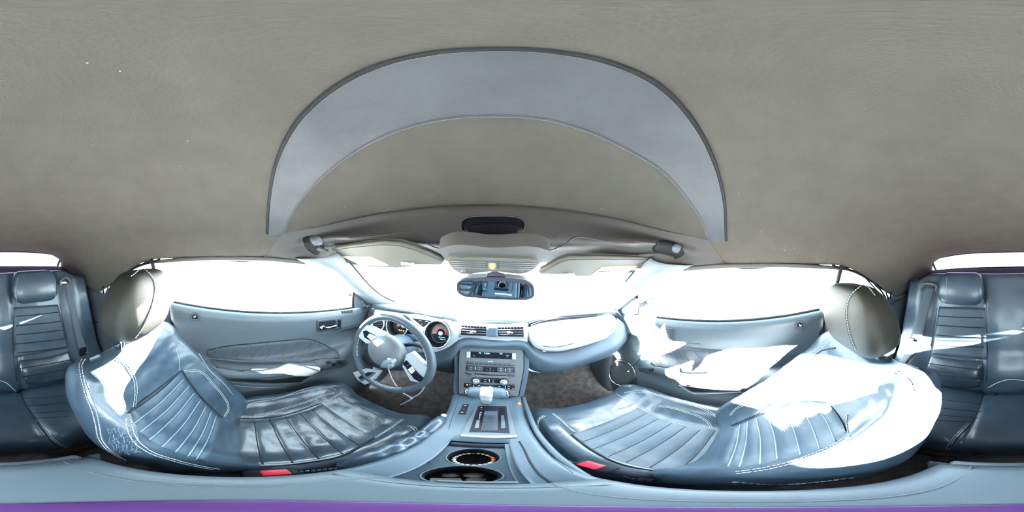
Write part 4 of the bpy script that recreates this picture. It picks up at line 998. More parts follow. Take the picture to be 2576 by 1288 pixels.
S_ = [([(293, 902), (312, 914), (327, 933), (337, 952), (341, 975), (340, 1000), (336, 1027)], .008), ([(241, 891), (215, 900), (205, 914), (206, 940), (213, 967), (224, 1000), (236, 1030), (246, 1070), (253, 1103), (268, 1125), (290, 1143), (320, 1160), (342, 1173), (390, 1188), (440, 1196), (501, 1201)], .009),
      ([(321, 1054), (328, 1080), (340, 1106), (372, 1133), (433, 1156), (501, 1173), (540, 1180)], .008), ([(442, 876), (450, 905), (452, 931)], 0), ([(459, 935), (480, 932), (501, 934), (515, 942), (530, 960), (548, 980), (562, 998), (572, 1015), (574, 1030), (565, 1046)], .006),
      ([(421, 827), (455, 840), (474, 853), (500, 890), (530, 935), (561, 963), (586, 993)], 0)]
for px, dbl in S_: mk('stitching', MB().stitch(B1, px, double=dbl), M['thread'], ob1)
cr = MB(); rnd = random.Random(3)
cpts = {}
for i in range(9):
    for j in range(8):
        cpts[(i, j)] = (272 + i * 8.5 + rnd.uniform(-4, 4) + j * 2, 1078 + j * 10 + rnd.uniform(-4.5, 4.5) - i * 1.5)
for (i, j), p in cpts.items():
    for q in ((i + 1, j), (i, j + 1)):
        if q in cpts and rnd.random() < .62:
            a, b = p, cpts[q]; m_ = ((a[0] + b[0]) / 2 + rnd.uniform(-3, 3), (a[1] + b[1]) / 2 + rnd.uniform(-3, 3))
            cr.line(B1, [a, m_, b], rnd.choice((.0004, .0006, .0009)), .0002, n=8, seg=5)
mk('cracks', cr, M['crack'], ob1, label='web of pale cracks in the worn inner bolster')
ob1.data.name = 'backrest'
# --- driver's cushion
cpn, _ = quilted(C1, oc1, [((575, 1052), (548, 1172)), ((603, 1057), (594, 1173)), ((640, 1056), (662, 1171)), ((678, 1053), (738, 1167)), ((716, 1046), (805, 1157)), ((751, 1037), (865, 1145)), ((781, 1028), (908, 1124)), ((808, 1014), (943, 1102))], (-3, 2), .006, M['shiny'], M['dgroove'], .0018)
for px, dbl, m_ in (([(859, 987), (835, 1002), (808, 1014)], .006, 'thread'), ([(1013, 1055), (978, 1080), (943, 1102)], .006, 'thread'), ([(1027, 1072), (1040, 1076), (1046, 1083), (1044, 1095), (1037, 1107), (1015, 1124), (986, 1140), (948, 1155), (905, 1167), (860, 1176), (824, 1180), (760, 1186)], .008, 'thread'),
                    ([(566, 1044), (600, 1030), (635, 1014), (697, 1003), (740, 988), (770, 978), (805, 973), (830, 975), (846, 981)], .0, 'thread'), ([(640, 1046), (680, 1038), (730, 1024), (780, 1008), (810, 996), (840, 988)], .006, 'thread')):
    mk('stitching', MB().stitch(C1, px, double=dbl), M[m_], oc1)
mk('panel_seam', MB().line(C1, [(943, 1102), (865, 1145), (770, 1164), (662, 1174), (560, 1172)], .0024, .003, n=60), M['dgroove'], oc1)
mk('panel_seam', MB().line(C1, [(808, 1014), (760, 1031), (705, 1047), (640, 1053), (575, 1052)], .0024, .003, n=60), M['dgroove'], oc1)
cr = MB()
for k in range(26):
    x = 850 + rnd.uniform(0, 150); y = 1000 + (x - 850) * .42 + rnd.uniform(-4, 30); a = rnd.uniform(-.3, 1.3)
    cr.line(C1, [(x, y), (x + 14 * math.cos(a), y + 10 * math.sin(a)), (x + 26 * math.cos(a + .2), y + 18 * math.sin(a + .2))], .00045, .0002, n=8, seg=4)
mk('creases', cr, M['groove'], oc1, label='fine pale wear creases in the front of the cushion')
# driver's buckle beside the console
def buckle(t, S, cpx, ax, name='seat_belt_buckle', lab='black buckle with a red release button', up=.02):
    p, n = S.hit(*cpx) if not isinstance(cpx, Vector) else (cpx, Vector((0, 0, 1)))
    return p
def put_buckle(t, c, axis, size=(.016, .030, .012)):
    ax = Vector(axis).normalized(); z = Vector((0, 0, 1)); s1 = ax.cross(z).normalized(); n = s1.cross(ax).normalized(); Mx = Matrix((s1, ax, n)).transposed()
    b = mk('buckle', MB().box(c, size, .005, Mx), M['black'], t, label='black seat belt buckle with a red button')
    mk('release_button', MB().box(Vector(c) + n * size[2] * .95 + ax * size[1] * .25, (size[0] * .72, size[1] * .55, .0035), .0025, Mx), M['red'], b, label='red release button')
    mk('buckle_slot', MB().box(Vector(c) + n * size[2] * .9 + ax * size[1] * .88, (size[0] * .7, .004, .004), .001, Mx), M['blackm'], b)
    mk('stalk', MB().box(Vector(c) - ax * (size[1] + .03) - n * .008, (size[0] * .6, .035, .005), .003, Mx), M['black'], b)
put_buckle(T1, at(684, 1191, 2, -.70), (0, 1, .25))
put_buckle(T2, at(1492, 1174, 2, -.685), (-.25, 1, .25))
# --- passenger's backrest
cp, _ = quilted(B2, ob2, [((1845, 1073), (1803, 1172)), ((1862, 1066), (1832, 1177)), ((1881, 1058), (1861, 1178)), ((1902, 1048), (1913, 1170)), ((1927, 1036), (1957, 1158)), ((1967, 1020), (2016, 1147)), ((2005, 1010), (2064, 1131)), ((2042, 1008), (2103, 1113)), ((2080, 1012), (2132, 1090))], (6, -3), .005, M['insert'], M['groove'], .0015)
for px, dbl in (([(2089, 858), (2060, 885), (2040, 915), (2025, 945), (2018, 954)], 0), ([(1922, 968), (1935, 964), (1955, 962)], .006), ([(1838, 1045), (1850, 1030), (1870, 1020), (1888, 1022)], .006), ([(2134, 1088), (2130, 1060), (2132, 1045)], 0),
                ([(2140, 1095), (2100, 1120), (2050, 1142), (1990, 1164), (1920, 1180), (1850, 1190)], .008), ([(2262, 938), (2290, 948), (2303, 962), (2308, 980)], .008), ([(1845, 1212), (1960, 1219), (2060, 1212), (2140, 1202)], 0)):
    mk('stitching', MB().stitch(B2, px, double=dbl), M['thread'], ob2)
mk('panel_seam', MB().line(B2, [(1843, 1071), (1880, 1055), (1922, 1036), (1942, 1020)], .0022, .004, n=30), M['dgroove'], ob2)
mk('panel_seam', MB().line(B2, [(2102, 875), (2062, 885), (2040, 915), (2020, 955)], .0026, .001, n=30), M['dgroove'], ob2)
# --- passenger's cushion
cpn, _ = quilted(C2, oc2, [((1609, 1024), (1437, 1093)), ((1631, 1037), (1463, 1113)), ((1660, 1051), (1487, 1132)), ((1693, 1063), (1525, 1151)), ((1727, 1072), (1571, 1165)), ((1764, 1079), (1631, 1179)), ((1801, 1081), (1706, 1186)), ((1838, 1080), (1790, 1190))], (5, 3), .004, M['insert'], M['dgroove'], .0013)
for px, dbl in (([(1550, 991), (1585, 1010), (1617, 1024), (1671, 1053), (1725, 1070), (1793, 1079)], .0), ([(1571, 988), (1604, 985), (1640, 990), (1671, 998), (1720, 1012), (1779, 1033), (1810, 1052), (1838, 1070)], .007), ([(1658, 1021), (1690, 1026), (1730, 1038), (1770, 1054), (1786, 1070), (1790, 1078)], .006),
                ([(1390, 1040), (1410, 1056), (1430, 1075), (1447, 1088)], .005), ([(1369, 1046), (1356, 1056), (1354, 1078), (1362, 1098), (1380, 1120), (1409, 1148), (1440, 1163), (1462, 1172)], .006), ([(1555, 1186), (1590, 1200), (1640, 1207), (1660, 1207)], .01)):
    mk('stitching', MB().stitch(C2, px, double=dbl), M['thread'], oc2)
mk('panel_seam', MB().line(C2, [(1436, 1094), (1460, 1113), (1496, 1138), (1563, 1168), (1644, 1184), (1744, 1192)], .0022, .003, n=60), M['dgroove'], oc2)
# headrest seams
for S, o, sets in ((H1, oh1, [[(356, 673), (375, 688), (390, 713), (391, 735), (387, 758), (378, 785), (367, 809), (354, 832), (341, 848)], [(350, 680), (338, 690), (328, 697)]]), (H2, oh2, [[(2170, 717), (2148, 735), (2135, 755), (2131, 775), (2131, 800), (2136, 830), (2143, 855), (2153, 878)], [(2170, 717), (2185, 725), (2198, 740)]])):
    for px in sets: mk('stitching', MB().stitch(S, px, off=.0014), M['thread'], o)
    mk('seam', MB().line(S, [(x - 3, y) for x, y in sets[0]], .0016, .0, n=50), M['dgroove'], o)
# ================================================================== REAR BENCH
# grey belts lie over this combined face later
RB = thing('rear_bench', (0, -.60, -1.12), 'black leather rear bench seat with two moulded places under the rear window', 'car seat')
def bx(x, z):
    """face of the bench back at this place"""
    base = lerp_tab(z)
    ax = abs(x)
    seatbulge = .018 * math.exp(-((ax - .28) / .15) ** 4) * (1 if z < -.14 else .6)
    side = .055 * sm((ax - .40) / .14); groove = -.012 * math.exp(-((ax - .145) / .012) ** 2)
    return base + seatbulge * .3 + side + groove + .012 * math.exp(-(ax / .11) ** 4)
TAB = [(-.09, -.945), (-.11, -.915), (-.16, -.900), (-.30, -.862), (-.45, -.820), (-.53, -.798), (-.57, -.775), (-.64, -.735), (-.72, -.712), (-.80, -.715)]
def lerp_tab(z):
    for (a, x), (b, y) in zip(TAB, TAB[1:]):
        if z >= b: return x + (y - x) * (a - z) / (a - b) if z <= a else x
    return TAB[-1][1]
G = []
zs = [-.105, -.112, -.13, -.16, -.2, -.25, -.3, -.35, -.4, -.45, -.5, -.53, -.56, -.585, -.61, -.65, -.69, -.73, -.77, -.82]
for z in zs: G.append([Vector((x, bx(x, z), z - .02 * sm((abs(x) - .46) / .1) * 2)) for x in [-.60 + 1.2 * i / 120 for i in range(121)]])
G = [[Vector((p.x, p.y - .07, p.z - .002)) for p in G[0]]] + G
mb = MB().grid(G); RS = mb.surf(); rb1 = mk('backrest', mb, M['leather'], RB, solid=.003, soff=0)
# cushion
def cz(x, y):
    ax = abs(x); return -.790 - .05 * math.exp(-((y + .76) / .05) ** 2) + .020 * math.exp(-(((ax - .29) / .16) ** 4)) - .012 * math.exp(-((ax - .13) / .014) ** 2) - .0 * y + .01 * math.exp(-(ax / .1) ** 4)
G = []
for y, dz in [(-.78, -.0), (-.74, 0), (-.70, 0), (-.66, 0), (-.62, 0), (-.58, 0), (-.54, 0), (-.50, 0), (-.46, 0), (-.42, -.002), (-.38, -.010), (-.355, -.022), (-.34, -.045), (-.335, -.09), (-.345, -.16), (-.36, -.33)]:
    G.append([Vector((x, y - .02 * sm((abs(x) - .4) / .2), cz(x, y) + dz)) for x in [-.60 + 1.2 * i / 120 for i in range(121)]])
mb = MB().grid(G); RC = mb.surf(); rc1 = mk('seat_cushion', mb, M['leather'], RB, solid=.003, soff=0)
mk('bench_base', MB().grid(loft([[(-.60, -.37, -1.0), (0, -.35, -1.0), (.60, -.37, -1.0)], [(-.60, -.38, -1.13), (0, -.36, -1.13), (.60, -.38, -1.13)]], 20, 4)), M['carpet_brown'], RB, solid=.01)
for sx, ox in ((-1, 0), (1, 0)):
    c = Vector((sx * .270, -.888, -.178))
    # moulded head pad
    G = []
    for j in range(26):
        v = j / 25; ph = PI * v; k = max(.03, math.sin(ph)) ** .22
        z = -.107 - .172 * v
        row = []
        for i in range(56):
            q = 2 * PI * i / 56; cc, ss = math.cos(q), math.sin(q)
            row.append(Vector((sx * .270 + .134 * k ** .5 * abs(cc) ** .35 * (1 if cc > 0 else -1) * (.96 + .04 * v), -.892 + .036 * v * 1.0 + .052 * k * abs(ss) ** .6 * (1 if ss > 0 else -1), z + .016)))
        G.append(row)
    mb = MB().grid(G, cu=True)
    for row in (G[0], G[-1]):
        cc = sum(row, Vector()) / len(row); mb.grid([row, [cc.lerp(p, .02) for p in row]], cu=True)
    hh = mk('head_pad', mb, M['leather'], RB, label='rounded moulded head pad at the top of the bench back')
    HS = mb.surf()
    for xx in ((44, 141) if sx < 0 else (2382, 2470)): mk('stitching', MB().stitch(HS, [(xx, 700), (xx - (3 if sx < 0 else 1), 730), (xx - 2, 762)], r=.001), M['thread'], hh)
def ribs(S, o, L, name='rib', r=.0028, m_='dgroove'):
    for a, b in L: mk(name, MB().line(S, [a, ((a[0] + b[0]) / 2, (a[1] + b[1]) / 2 + 1), b], r, .0006, n=20), M[m_], o)
lp, LPS = mkS('centre_panel', MB().strip(RS, [(34, 773), (145, 766)], [(37, 900), (172, 876)], off=.004, thick=.006, nu=20, nv=16, dome=.004), M['insert'], rb1)
ribs(LPS, lp, [((34, 796), (148, 785)), ((34, 820), (153, 808)), ((35, 843), (159, 830)), ((36, 866), (165, 851)), ((36, 889), (172, 872))], r=.0030)
rp, RPS = mkS('centre_panel', MB().strip(RS, [(2363, 771), (2479, 774)], [(2345, 893), (2482, 905)], off=.004, thick=.006, nu=20, nv=16, dome=.004), M['insert'], rb1)
ribs(RPS, rp, [((2359, 795), (2480, 800)), ((2355, 818), (2480, 825)), ((2352, 843), (2481, 850)), ((2348, 868), (2482, 873))], r=.0030)
ll, LLS = mkS('lumbar_roll', MB().strip(RS, [(48, 906), (110, 900), (172, 884)], [(66, 966), (120, 964), (184, 948)], off=.004, thick=.01, nu=24, nv=14, dome=.022), M['shiny'], rb1)
lr, LRS = mkS('lumbar_roll', MB().strip(RS, [(2344, 894), (2410, 905), (2470, 908)], [(2330, 960), (2400, 978), (2462, 972)], off=.004, thick=.01, nu=24, nv=14, dome=.022), M['shiny'], rb1)
ribs(LLS, ll, [((42, 928), (180, 905)), ((50, 949), (183, 925))], r=.003); ribs(LRS, lr, [((2336, 914), (2482, 932)), ((2330, 938), (2480, 954))], r=.003)
for px, S in (((178, 925), LLS), ((66, 952), LLS), ((2345, 938), LRS), ((2462, 958), LRS)):
    p, n = S.hit(*px); mk('button', MB().lathe([(0, .004), (.006, .003), (.009, 0)], p, n, 16), M['btn'], rb1)
for px in ([(31, 693), (30, 760), (34, 905), (42, 960)], [(152, 770), (172, 880), (190, 960)], [(2480, 700), (2482, 780), (2484, 905), (2482, 960)], [(2358, 775), (2340, 890), (2325, 960)]):
    mk('panel_seam', MB().line(RS, px, .0028, .0, n=40), M['dgroove'], rb1)
ribs(RC, rc1, [((60, 1003), (176, 995)), ((66, 1022), (176, 1012)), ((72, 1040), (174, 1033)), ((80, 1052), (172, 1048)), ((2330, 1000), (2466, 1016)), ((2330, 1022), (2468, 1036)), ((2330, 1040), (2460, 1052)), ((2328, 1055), (2450, 1062))])
for px in ([(50, 975), (65, 1020), (90, 1052), (120, 1100), (150, 1128)], [(2476, 985), (2462, 1030), (2445, 1062), (2410, 1100), (2385, 1130)]):
    mk('panel_seam', MB().line(RC, px, .003, .0, n=40), M['dgroove'], rc1)
for px in ([(92, 1056), (118, 1085), (140, 1110), (168, 1126)], [(2438, 1064), (2415, 1085), (2396, 1108), (2384, 1130)]):
    mk('stitching', MB().stitch(RC, px, double=.006), M['thread'], rc1)
mk('panel_seam', MB().line(RS, [(2486, 975), (2510, 962), (2535, 955), (2560, 955), (2576, 957)], .0022, .002, n=30), M['thread'], rb1)
mk('panel_seam', MB().line(RS, [(0, 957), (14, 962), (30, 975), (40, 985)], .0022, .002, n=30), M['thread'], rb1)
BQ = Surf(RS.V + QS[-1].V + QS[1].V, RS.F + [tuple(i + len(RS.V) for i in f) for f in QS[-1].F] + [tuple(i + len(RS.V) + len(QS[-1].V) for i in f) for f in QS[1].F])
for px, ax in (((33, 991), (-.3, .3, 1)), ((2499, 992), (.3, .3, 1))):
    p, n = BQ.hit(*px); p = p + n * .012
    put_buckle(RB, p, ax, (.014, .022, .011))
# rear belts
def ribbon(P, w, wd, n=40, t=.0016):
    Q = catmull(P, n); wd = Vector(wd).normalized(); G = []
    for k, p in enumerate(Q):
        T = (Q[min(k + 1, n - 1)] - Q[max(k - 1, 0)]).normalized(); u = (wd - T * wd.dot(T)).normalized(); nn = T.cross(u)
        G.append([p - u * w, p - u * w + nn * t, p + u * w + nn * t, p + u * w, p - u * w])
    return MB().grid(G)
b1 = thing('seat_belt', (-.50, -.95, -.14), "grey seat belt hanging down beside the left place of the rear bench", 'seat belt', group='rear seat belts')
mk('webbing', MB().strip(BQ, [(162, 708), (170, 758), (187, 831), (198, 882)], [(179, 706), (189, 770), (208, 850), (222, 892)], off=.012, thick=.003, nu=30, nv=6), M['belt'], b1)
mk('anchor', MB().box(BQ.shoot(207, 884, .014), (.022, .006, .03), .004), M['black'], b1)
mk('bolt', MB().lathe([(0, .016), (.006, .015), (.009, .008)], BQ.shoot(206, 878, -.004), (.3, 1, .2), 14), M['chrome'], b1)
mk('guide', MB().tube([at(152, 720, 1, -.83), at(153, 706, 1, -.83), at(165, 698, 1, -.83), at(175, 706, 1, -.83), at(178, 716, 1, -.83)], .007, 8, smooth=24), M['btn'], b1, label='loop shaped belt guide')
mk('guide_clip', MB().box(at(160, 712, 1, -.835), (.018, .010, .012), .004), M['chrome'], b1)
b2 = thing('seat_belt', (.50, -.95, -.14), "grey seat belt with a bright metal tongue beside the right place of the rear bench", 'seat belt', group='rear seat belts')
mk('webbing', MB().strip(BQ, [(2328, 722), (2305, 803), (2288, 865), (2254, 927)], [(2353, 722), (2331, 803), (2308, 877), (2271, 924)], off=.012, thick=.003, nu=30, nv=6), M['belt'], b2)
mk('guide', MB().tube([at(2318, 730, 1, -.83), at(2322, 717, 1, -.83), at(2345, 714, 1, -.83), at(2356, 720, 1, -.83), at(2354, 732, 1, -.83)], .007, 8, smooth=24), M['btn'], b2, label='loop shaped belt guide')
mk('tongue', MB().box(BQ.shoot(2300, 853, .022), (.030, .006, .012), .004, Matrix.Rotation(.25, 3, 'Y')), M['chrome'], b2, label='bright metal belt tongue')
mk('tongue', MB().box(BQ.shoot(2297, 864, .022), (.016, .004, .018), .003, Matrix.Rotation(.25, 3, 'Y')), M['silver'], b2, label='bright metal belt tongue')
# ================================================================== CENTRE CONSOLE
CN = thing('centre_console', (0, .2, -1.10), 'blue-grey centre console between the front seats with gear gate and cup holders', 'console')
zt = lerpf([(0, -.530)])
def ctop(y):
    T = [(.62, -.690), (.56, -.664), (.50, -.640), (.44, -.622), (.36, -.610), (.27, -.602), (.10, -.585), (-.10, -.575), (-.17, -.58)]
    for (a, x), (b, z) in zip(T, T[1:]):
        if y >= b: return x + (z - x) * sm((a - y) / (a - b)) if y <= a else x
    return T[-1][1]
def chalf(y): return .098 + .020 * sm((y - .40) / .2)
xs = [-1.22, -1.16, -1.08, -1.02, -.98, -.9, -.8, -.66, -.55, -.50, -.35, -.2, 0, .2, .35, .50, .55, .66, .8, .9, .98, 1.02, 1.08, 1.16, 1.22]
def cpt(t, y):
    h = chalf(y); z = ctop(y); a = abs(t)
    dz = -.50 if a > 1.2 else -.25 if a > 1.1 else -.08 if a > 1.05 else -.012 if a > 1.0 else -.001 if a > .95 else .004 if a > .85 else .002 if a > .75 else 0
    return Vector((t * h - .004, y, z + dz))
ys = [-.165, -.12, -.06, 0, .05, .095, .10, .13, .16, .19, .22, .25, .272, .30, .34, .38, .42, .46, .50, .54, .58, .62]
G = [[cpt(t, y) for t in xs] for y in ys]
mb = MB(); vs = [p for r in G for p in r]; F = []; nu = len(xs)
for j in range(len(ys) - 1):
    for i in range(nu - 1):
        if ys[j] >= .10 and ys[j + 1] <= .272 and -.52 < (xs[i] + xs[i + 1]) / 2 < .52: continue
        F.append((j * nu + i, j * nu + i + 1, (j + 1) * nu + i + 1, (j + 1) * nu + i))
mb.add(vs, F); CS = mb.surf(); mk('console_body', mb, M['console'], CN, solid=.004, auto=45)
CF = Flat((0, .19, -.600), (0, .0, 1))
mk('rear_face', MB().grid([[(-.12, -.167, -.59), (.11, -.167, -.59)], [(-.125, -.172, -1.12), (.118, -.172, -1.12)]]), M['console'], CN, solid=.006)
# side fins rising to the dashboard
for s_, px in ((-1, [(1143, 996), (1134, 1040), (1115, 1080), (1078, 1120), (1040, 1150)]), (1, [(1317, 1001), (1330, 1040), (1348, 1082), (1385, 1130), (1440, 1178), (1482, 1205)])):
    P = [at(x, y, 2, z) for (x, y), z in zip(px, (-.67, -.625, -.612, -.606, -.60, -.597))]
    mk('side_rim', MB().tube(P, .007, 10, smooth=50), M['console'], CN)
for px in ([(1157, 993), (1147, 1024), (1134, 1060), (1128, 1080)], [(1304, 998), (1310, 1021), (1337, 1082), (1373, 1138), (1438, 1190)]):
    mk('plate_gap', MB().line(CS, px, .0018, .0005, n=50), M['dgroove'], CN)
# gear gate
gt = mk('gate_bezel', MB().lay(CS, [(1198, 1022), (1204, 1019.5), (1272, 1021), (1279, 1024), (1301, 1096), (1292, 1101), (1240, 1099), (1168, 1098), (1160, 1093)], .005, .006, rings=4), M['lid'], CN, auto=40)
mk('gate_panel', MB().lay(CS, [(1202, 1024), (1274, 1024), (1282, 1092), (1240, 1090), (1180, 1089)], .0058, .004, rings=4), M['black'], gt, auto=40)
mk('gate_slide', MB().lay(CS, [(1219, 1037), (1252, 1037), (1252, 1086), (1210, 1086)], .0075, .002, rings=4), M['console'], gt, label='ribbed slide cover of the gear gate', auto=40)
for k in range(15):
    y = 1049 + k * 2.55; mk('slide_rib', MB().tube([CS.shoot(1218 - k * .45, y, .0085), CS.shoot(1252, y, .0085)], .0011, 5), M['btn'], gt)
mk('selector_window', MB().lay(CS, [(1207, 1027), (1218, 1027), (1209, 1080), (1191, 1082)], .0072, .002, rings=3), M['gloss'], gt, auto=40)
for b, x, y, m_ in (('P', 1211, 1029, 'white'), ('R', 1211, 1034, 'red'), ('N', 1209, 1041, 'white'), ('D', 1208, 1046, 'white'), ('3', 1206.5, 1050, 'white'), ('2', 1205.5, 1055, 'white')):
    mk('gate_letter', text_mesh(b, .007, CS.shoot(x, y, .0090), (1, 0, 0), (0, 1, .1)), M[m_], gt)
mk('selector_plate', MB().lay(CS, [(1199, 1059), (1207, 1059), (1204, 1079), (1194, 1080)], .0085, .002, rings=3), M['stack'], gt, auto=40)
mk('side_window', MB().lay(CS, [(1256, 1028), (1268, 1028), (1275, 1081), (1258, 1083)], .0072, .002, rings=3), M['gloss'], gt, auto=40)
mk('side_strip', MB().lay(CS, [(1260, 1048), (1268, 1048), (1271, 1079), (1261, 1080)], .0085, .002, rings=3), M['console'], gt, auto=40)
pts = MB().strip(CS, [(1158, 1094), (1240, 1098.5), (1303, 1096)], [(1160, 1100), (1240, 1104), (1300, 1102)], .0075, .005, nu=20, nv=4, dome=.003)
mk('gate_bar', pts, M['silver'], gt, label='bright silver bar across the rear of the gear gate')
# switch block left of the gate
sb = mk('console_switch', MB().lay(CS, [(1164, 1018.5), (1180, 1018.5), (1171, 1044), (1152, 1043)], .003, .004, rings=3), M['black'], CN, auto=40)
for x, y, m_ in ((1170, 1023, 'white'), (1166.5, 1031, 'red'), (1162, 1039, 'white')): mk('switch_mark', MB().tube([CS.shoot(x - 3, y, .0048), CS.shoot(x + 3, y, .0048)], .0012, 5), M[m_], sb)
# gear lever with T handle
GL = thing('gear_lever', (0, .44, -.60), 'T-shaped automatic gear lever with grey grip and silver centre', 'gear lever')
def gl(x, y, z): return Vector((-.004 + x * 1.08, .457 + y * 1.08, -.509 + z * (1.08 if z > -.01 else .72)))
G = []
for x, r_ in ((-.050, .006), (-.049, .013), (-.045, .0165), (-.034, .019), (-.018, .0205), (0, .021), (.018, .0205), (.034, .019), (.045, .0165), (.049, .013), (.050, .006)):
    G.append([gl(x, r_ * 1.15 * math.cos(2 * PI * i / 28), r_ * .95 * math.sin(2 * PI * i / 28)) for i in range(28)])
mk('grip', MB().grid(G, cu=True), M['dash'], GL)
G = []
for x in (-.017, -.015, 0, .015, .017):
    r_ = .0215 if abs(x) < .016 else .019
    G.append([gl(x, r_ * 1.17 * math.cos(2 * PI * i / 28), r_ * .97 * math.sin(2 * PI * i / 28)) for i in range(28)])
mk('grip_band', MB().grid(G, cu=True), M['silver'], GL, label='bright silver band around the grip')
G = []
for t_, w, d in ((0, .030, .020), (.25, .026, .018), (.5, .021, .016), (.75, .018, .015), (1, .017, .014)):
    c = gl(0, .000 + .035 * t_, -.010 - .140 * t_)
    G.append([c + Vector((w * abs(math.cos(2 * PI * i / 28)) ** .7 * (1 if math.cos(2 * PI * i / 28) > 0 else -1), d * math.sin(2 * PI * i / 28), 0)) for i in range(28)])
mk('shaft', MB().grid(G, cu=True), M['stack'], GL)
G = []
for t_, w in ((0, .016), (.3, .015), (.6, .011), (.8, .008)):
    c = gl(0, -.0205 + .030 * t_ + .004 * t_, -.012 - .135 * t_); G.append([c + Vector((w * math.cos(a), -.004 * math.sin(a), 0)) for a in [PI * i / 10 for i in range(11)]])
mk('shaft_plate', MB().grid(G), M['silver'], GL, solid=.002, label='silver plate on the rear of the shaft')
for k in (-1, 1): mk('end_button', MB().sphere(gl(k * .052, -.002, 0), (.007, .011, .011), 10), M['chrome'], GL)
# cup holder tray with two cups
zt_ = -.612
tr = thing('cup_holder', (0, .19, zt_), 'dark recessed cup holder with two round wells in the console', 'cup holder')
cups = [Vector((-.006, .213, zt_)), Vector((-.006, .139, zt_))]
for c, (ya, yb) in zip(cups, ((.176, .272), (.100, .176))):
    N = 64; G1 = []; G2 = []
    for k in range(N):
        a = 2 * PI * k / N; dx, dy = math.cos(a), math.sin(a)
        xa, xb = -.056, .050
        tx = ((xb - c.x) / dx if dx > 1e-6 else (xa - c.x) / dx if dx < -1e-6 else 9); ty = ((yb - c.y) / dy if dy > 1e-6 else (ya - c.y) / dy if dy < -1e-6 else 9)
        t_ = min(tx, ty); G1.append(Vector((c.x + dx * t_, c.y + dy * t_, zt_))); r_ = min(.0345, t_ * .985); G2.append(Vector((c.x + dx * r_, c.y + dy * r_, zt_)))
    mk('tray_plate', MB().grid([G1, G2], cu=True), M['tray'], tr, solid=.003, soff=-1, smooth=False)
    w = mk('cup_well', MB().lathe([(.0005, -.062), (.027, -.062), (.030, -.058), (.032, -.03), (.0345, -.001)], c, (0, 0, 1), 48), M['black'], tr, label='round dark cup well')
    mk('well_rim', MB().lathe([(.0345, -.002), (.0358, .0012), (.0372, .0008)], c, (0, 0, 1), 48), M['console'], w)
mk('tray_wall', MB().grid([[(-.056, .10, -.586), (-.056, .272, -.602)], [(-.056, .10, zt_), (-.056, .272, zt_)]]).grid([[(.050, .10, -.586), (.050, .272, -.602)], [(.050, .10, zt_), (.050, .272, zt_)]]).grid([[(-.056, .272, -.602), (.05, .272, -.602)], [(-.056, .272, zt_), (.05, .272, zt_)]]).grid([[(-.056, .10, -.59), (.05, .10, -.59)], [(-.056, .10, zt_), (.05, .10, zt_)]]), M['black'], tr, solid=.002, smooth=False)
mk('slot_strip', MB().box((.043, .186, zt_ + .004), (.006, .084, .004), .002), M['console'], tr)
mk('slot', MB().line(CS, [(1306, 1110), (1318, 1130), (1335, 1165), (1358, 1195), (1384, 1214)], .003, .000, n=40), M['black'], tr)
mk('pen_ledge', MB().box((-.006, .262, zt_ + .003), (.046, .008, .003), .001), M['gloss'], tr)
# bead bracelet in the front well
bc = cups[0] + Vector((.001, .0, -.030)); br = thing('bead_bracelet', bc, 'ring of small white and orange beads lying in the front cup well', 'bracelet')
for k in range(22):
    a = 2 * PI * k / 22; m_ = M['orange_bead'] if k in (0, 1, 21, 2, 6) else M['wood_bead']
    mk('bead', MB().sphere(bc + Vector((.0265 * math.cos(a), .0265 * math.sin(a), .0)), .0036, 6), m_, br)
mk('cord', MB().tube([bc + Vector((.0265 * math.cos(2 * PI * k / 40), .0265 * math.sin(2 * PI * k / 40), 0)) for k in range(40)], .0008, 5, closed=True), M['black'], br)
cc = thing('coin', cups[1] + Vector((.004, .006, -.059)), 'dull silver coins and a paper scrap in the rear cup well', 'coins') if False else None
for k, (x, y, r_) in enumerate(((-.012, .010, .009), (.010, .014, .0105), (.014, -.004, .009))):
    o = mk('coin', MB().lathe([(0, .0018), (r_ * .93, .0018), (r_, .0012), (r_, 0)], cups[1] + Vector((x, y, -.0615 + k * .0002)), (0, 0, 1), 24), M['silver'])
    tag(o, ['dull coin at the left of the rear cup well', 'larger coin at the front of the rear cup well', 'dull coin at the right of the rear cup well'][k], 'coin', 'coins in the rear cup well')
o = mk('paper_scrap', MB().box(cups[1] + Vector((-.010, -.012, -.054)), (.013, .007, .0008), 0, Matrix.Rotation(.3, 3, 'Z') @ Matrix.Rotation(.2, 3, 'X')), M['cream'], smooth=False)
tag(o, 'folded pale scrap of paper lying in the rear cup well', 'paper')
# small orange screw-like thing at the right front corner of the console
p = CS.shoot(1304, 1018, .004)
o = mk('orange_cap', MB().lathe([(0, .010), (.004, .009), (.006, .003), (.007, 0)], p, (0, 0, 1), 14), M['orange_bead']); tag(o, 'tiny orange cap stuck at the front right corner of the console', 'cap')
# ---------------- armrest lid
LD_ = thing('armrest', (0, -.03, -.58), 'padded armrest lid at the rear of the console, right below the viewpoint', 'armrest')
G = []
for t_ in [k / 24 for k in range(25)]:
    y = .094 - .252 * t_; e = min(1, math.sin(PI * min(max(t_, .012), .988)) * 5) ** .5; hw = .100 * (.97 + .03 * e)
    row = []
    for u in [-1 + 2 * k / 30 for k in range(31)]:
        k_ = (1 - abs(u) ** 7) ** .4 if abs(u) < 1 else 0; row.append(Vector((-.003 + u * hw, y, -.580 + (.040 * k_ + .010 * (1 - u * u)) * (.35 + .65 * e))))
    G.append(row)
mb = MB().grid(G); LS = mb.surf(); ld = mk('lid', mb, M['lid'], LD_, solid=.002, soff=0)
for x in (-.060, .054): mk('lid_crease', MB().tube([(x, .088, -.5335), (x, -.03, -.5320), (x, -.150, -.5345)], .0014, 6, smooth=20), M['door'], ld)
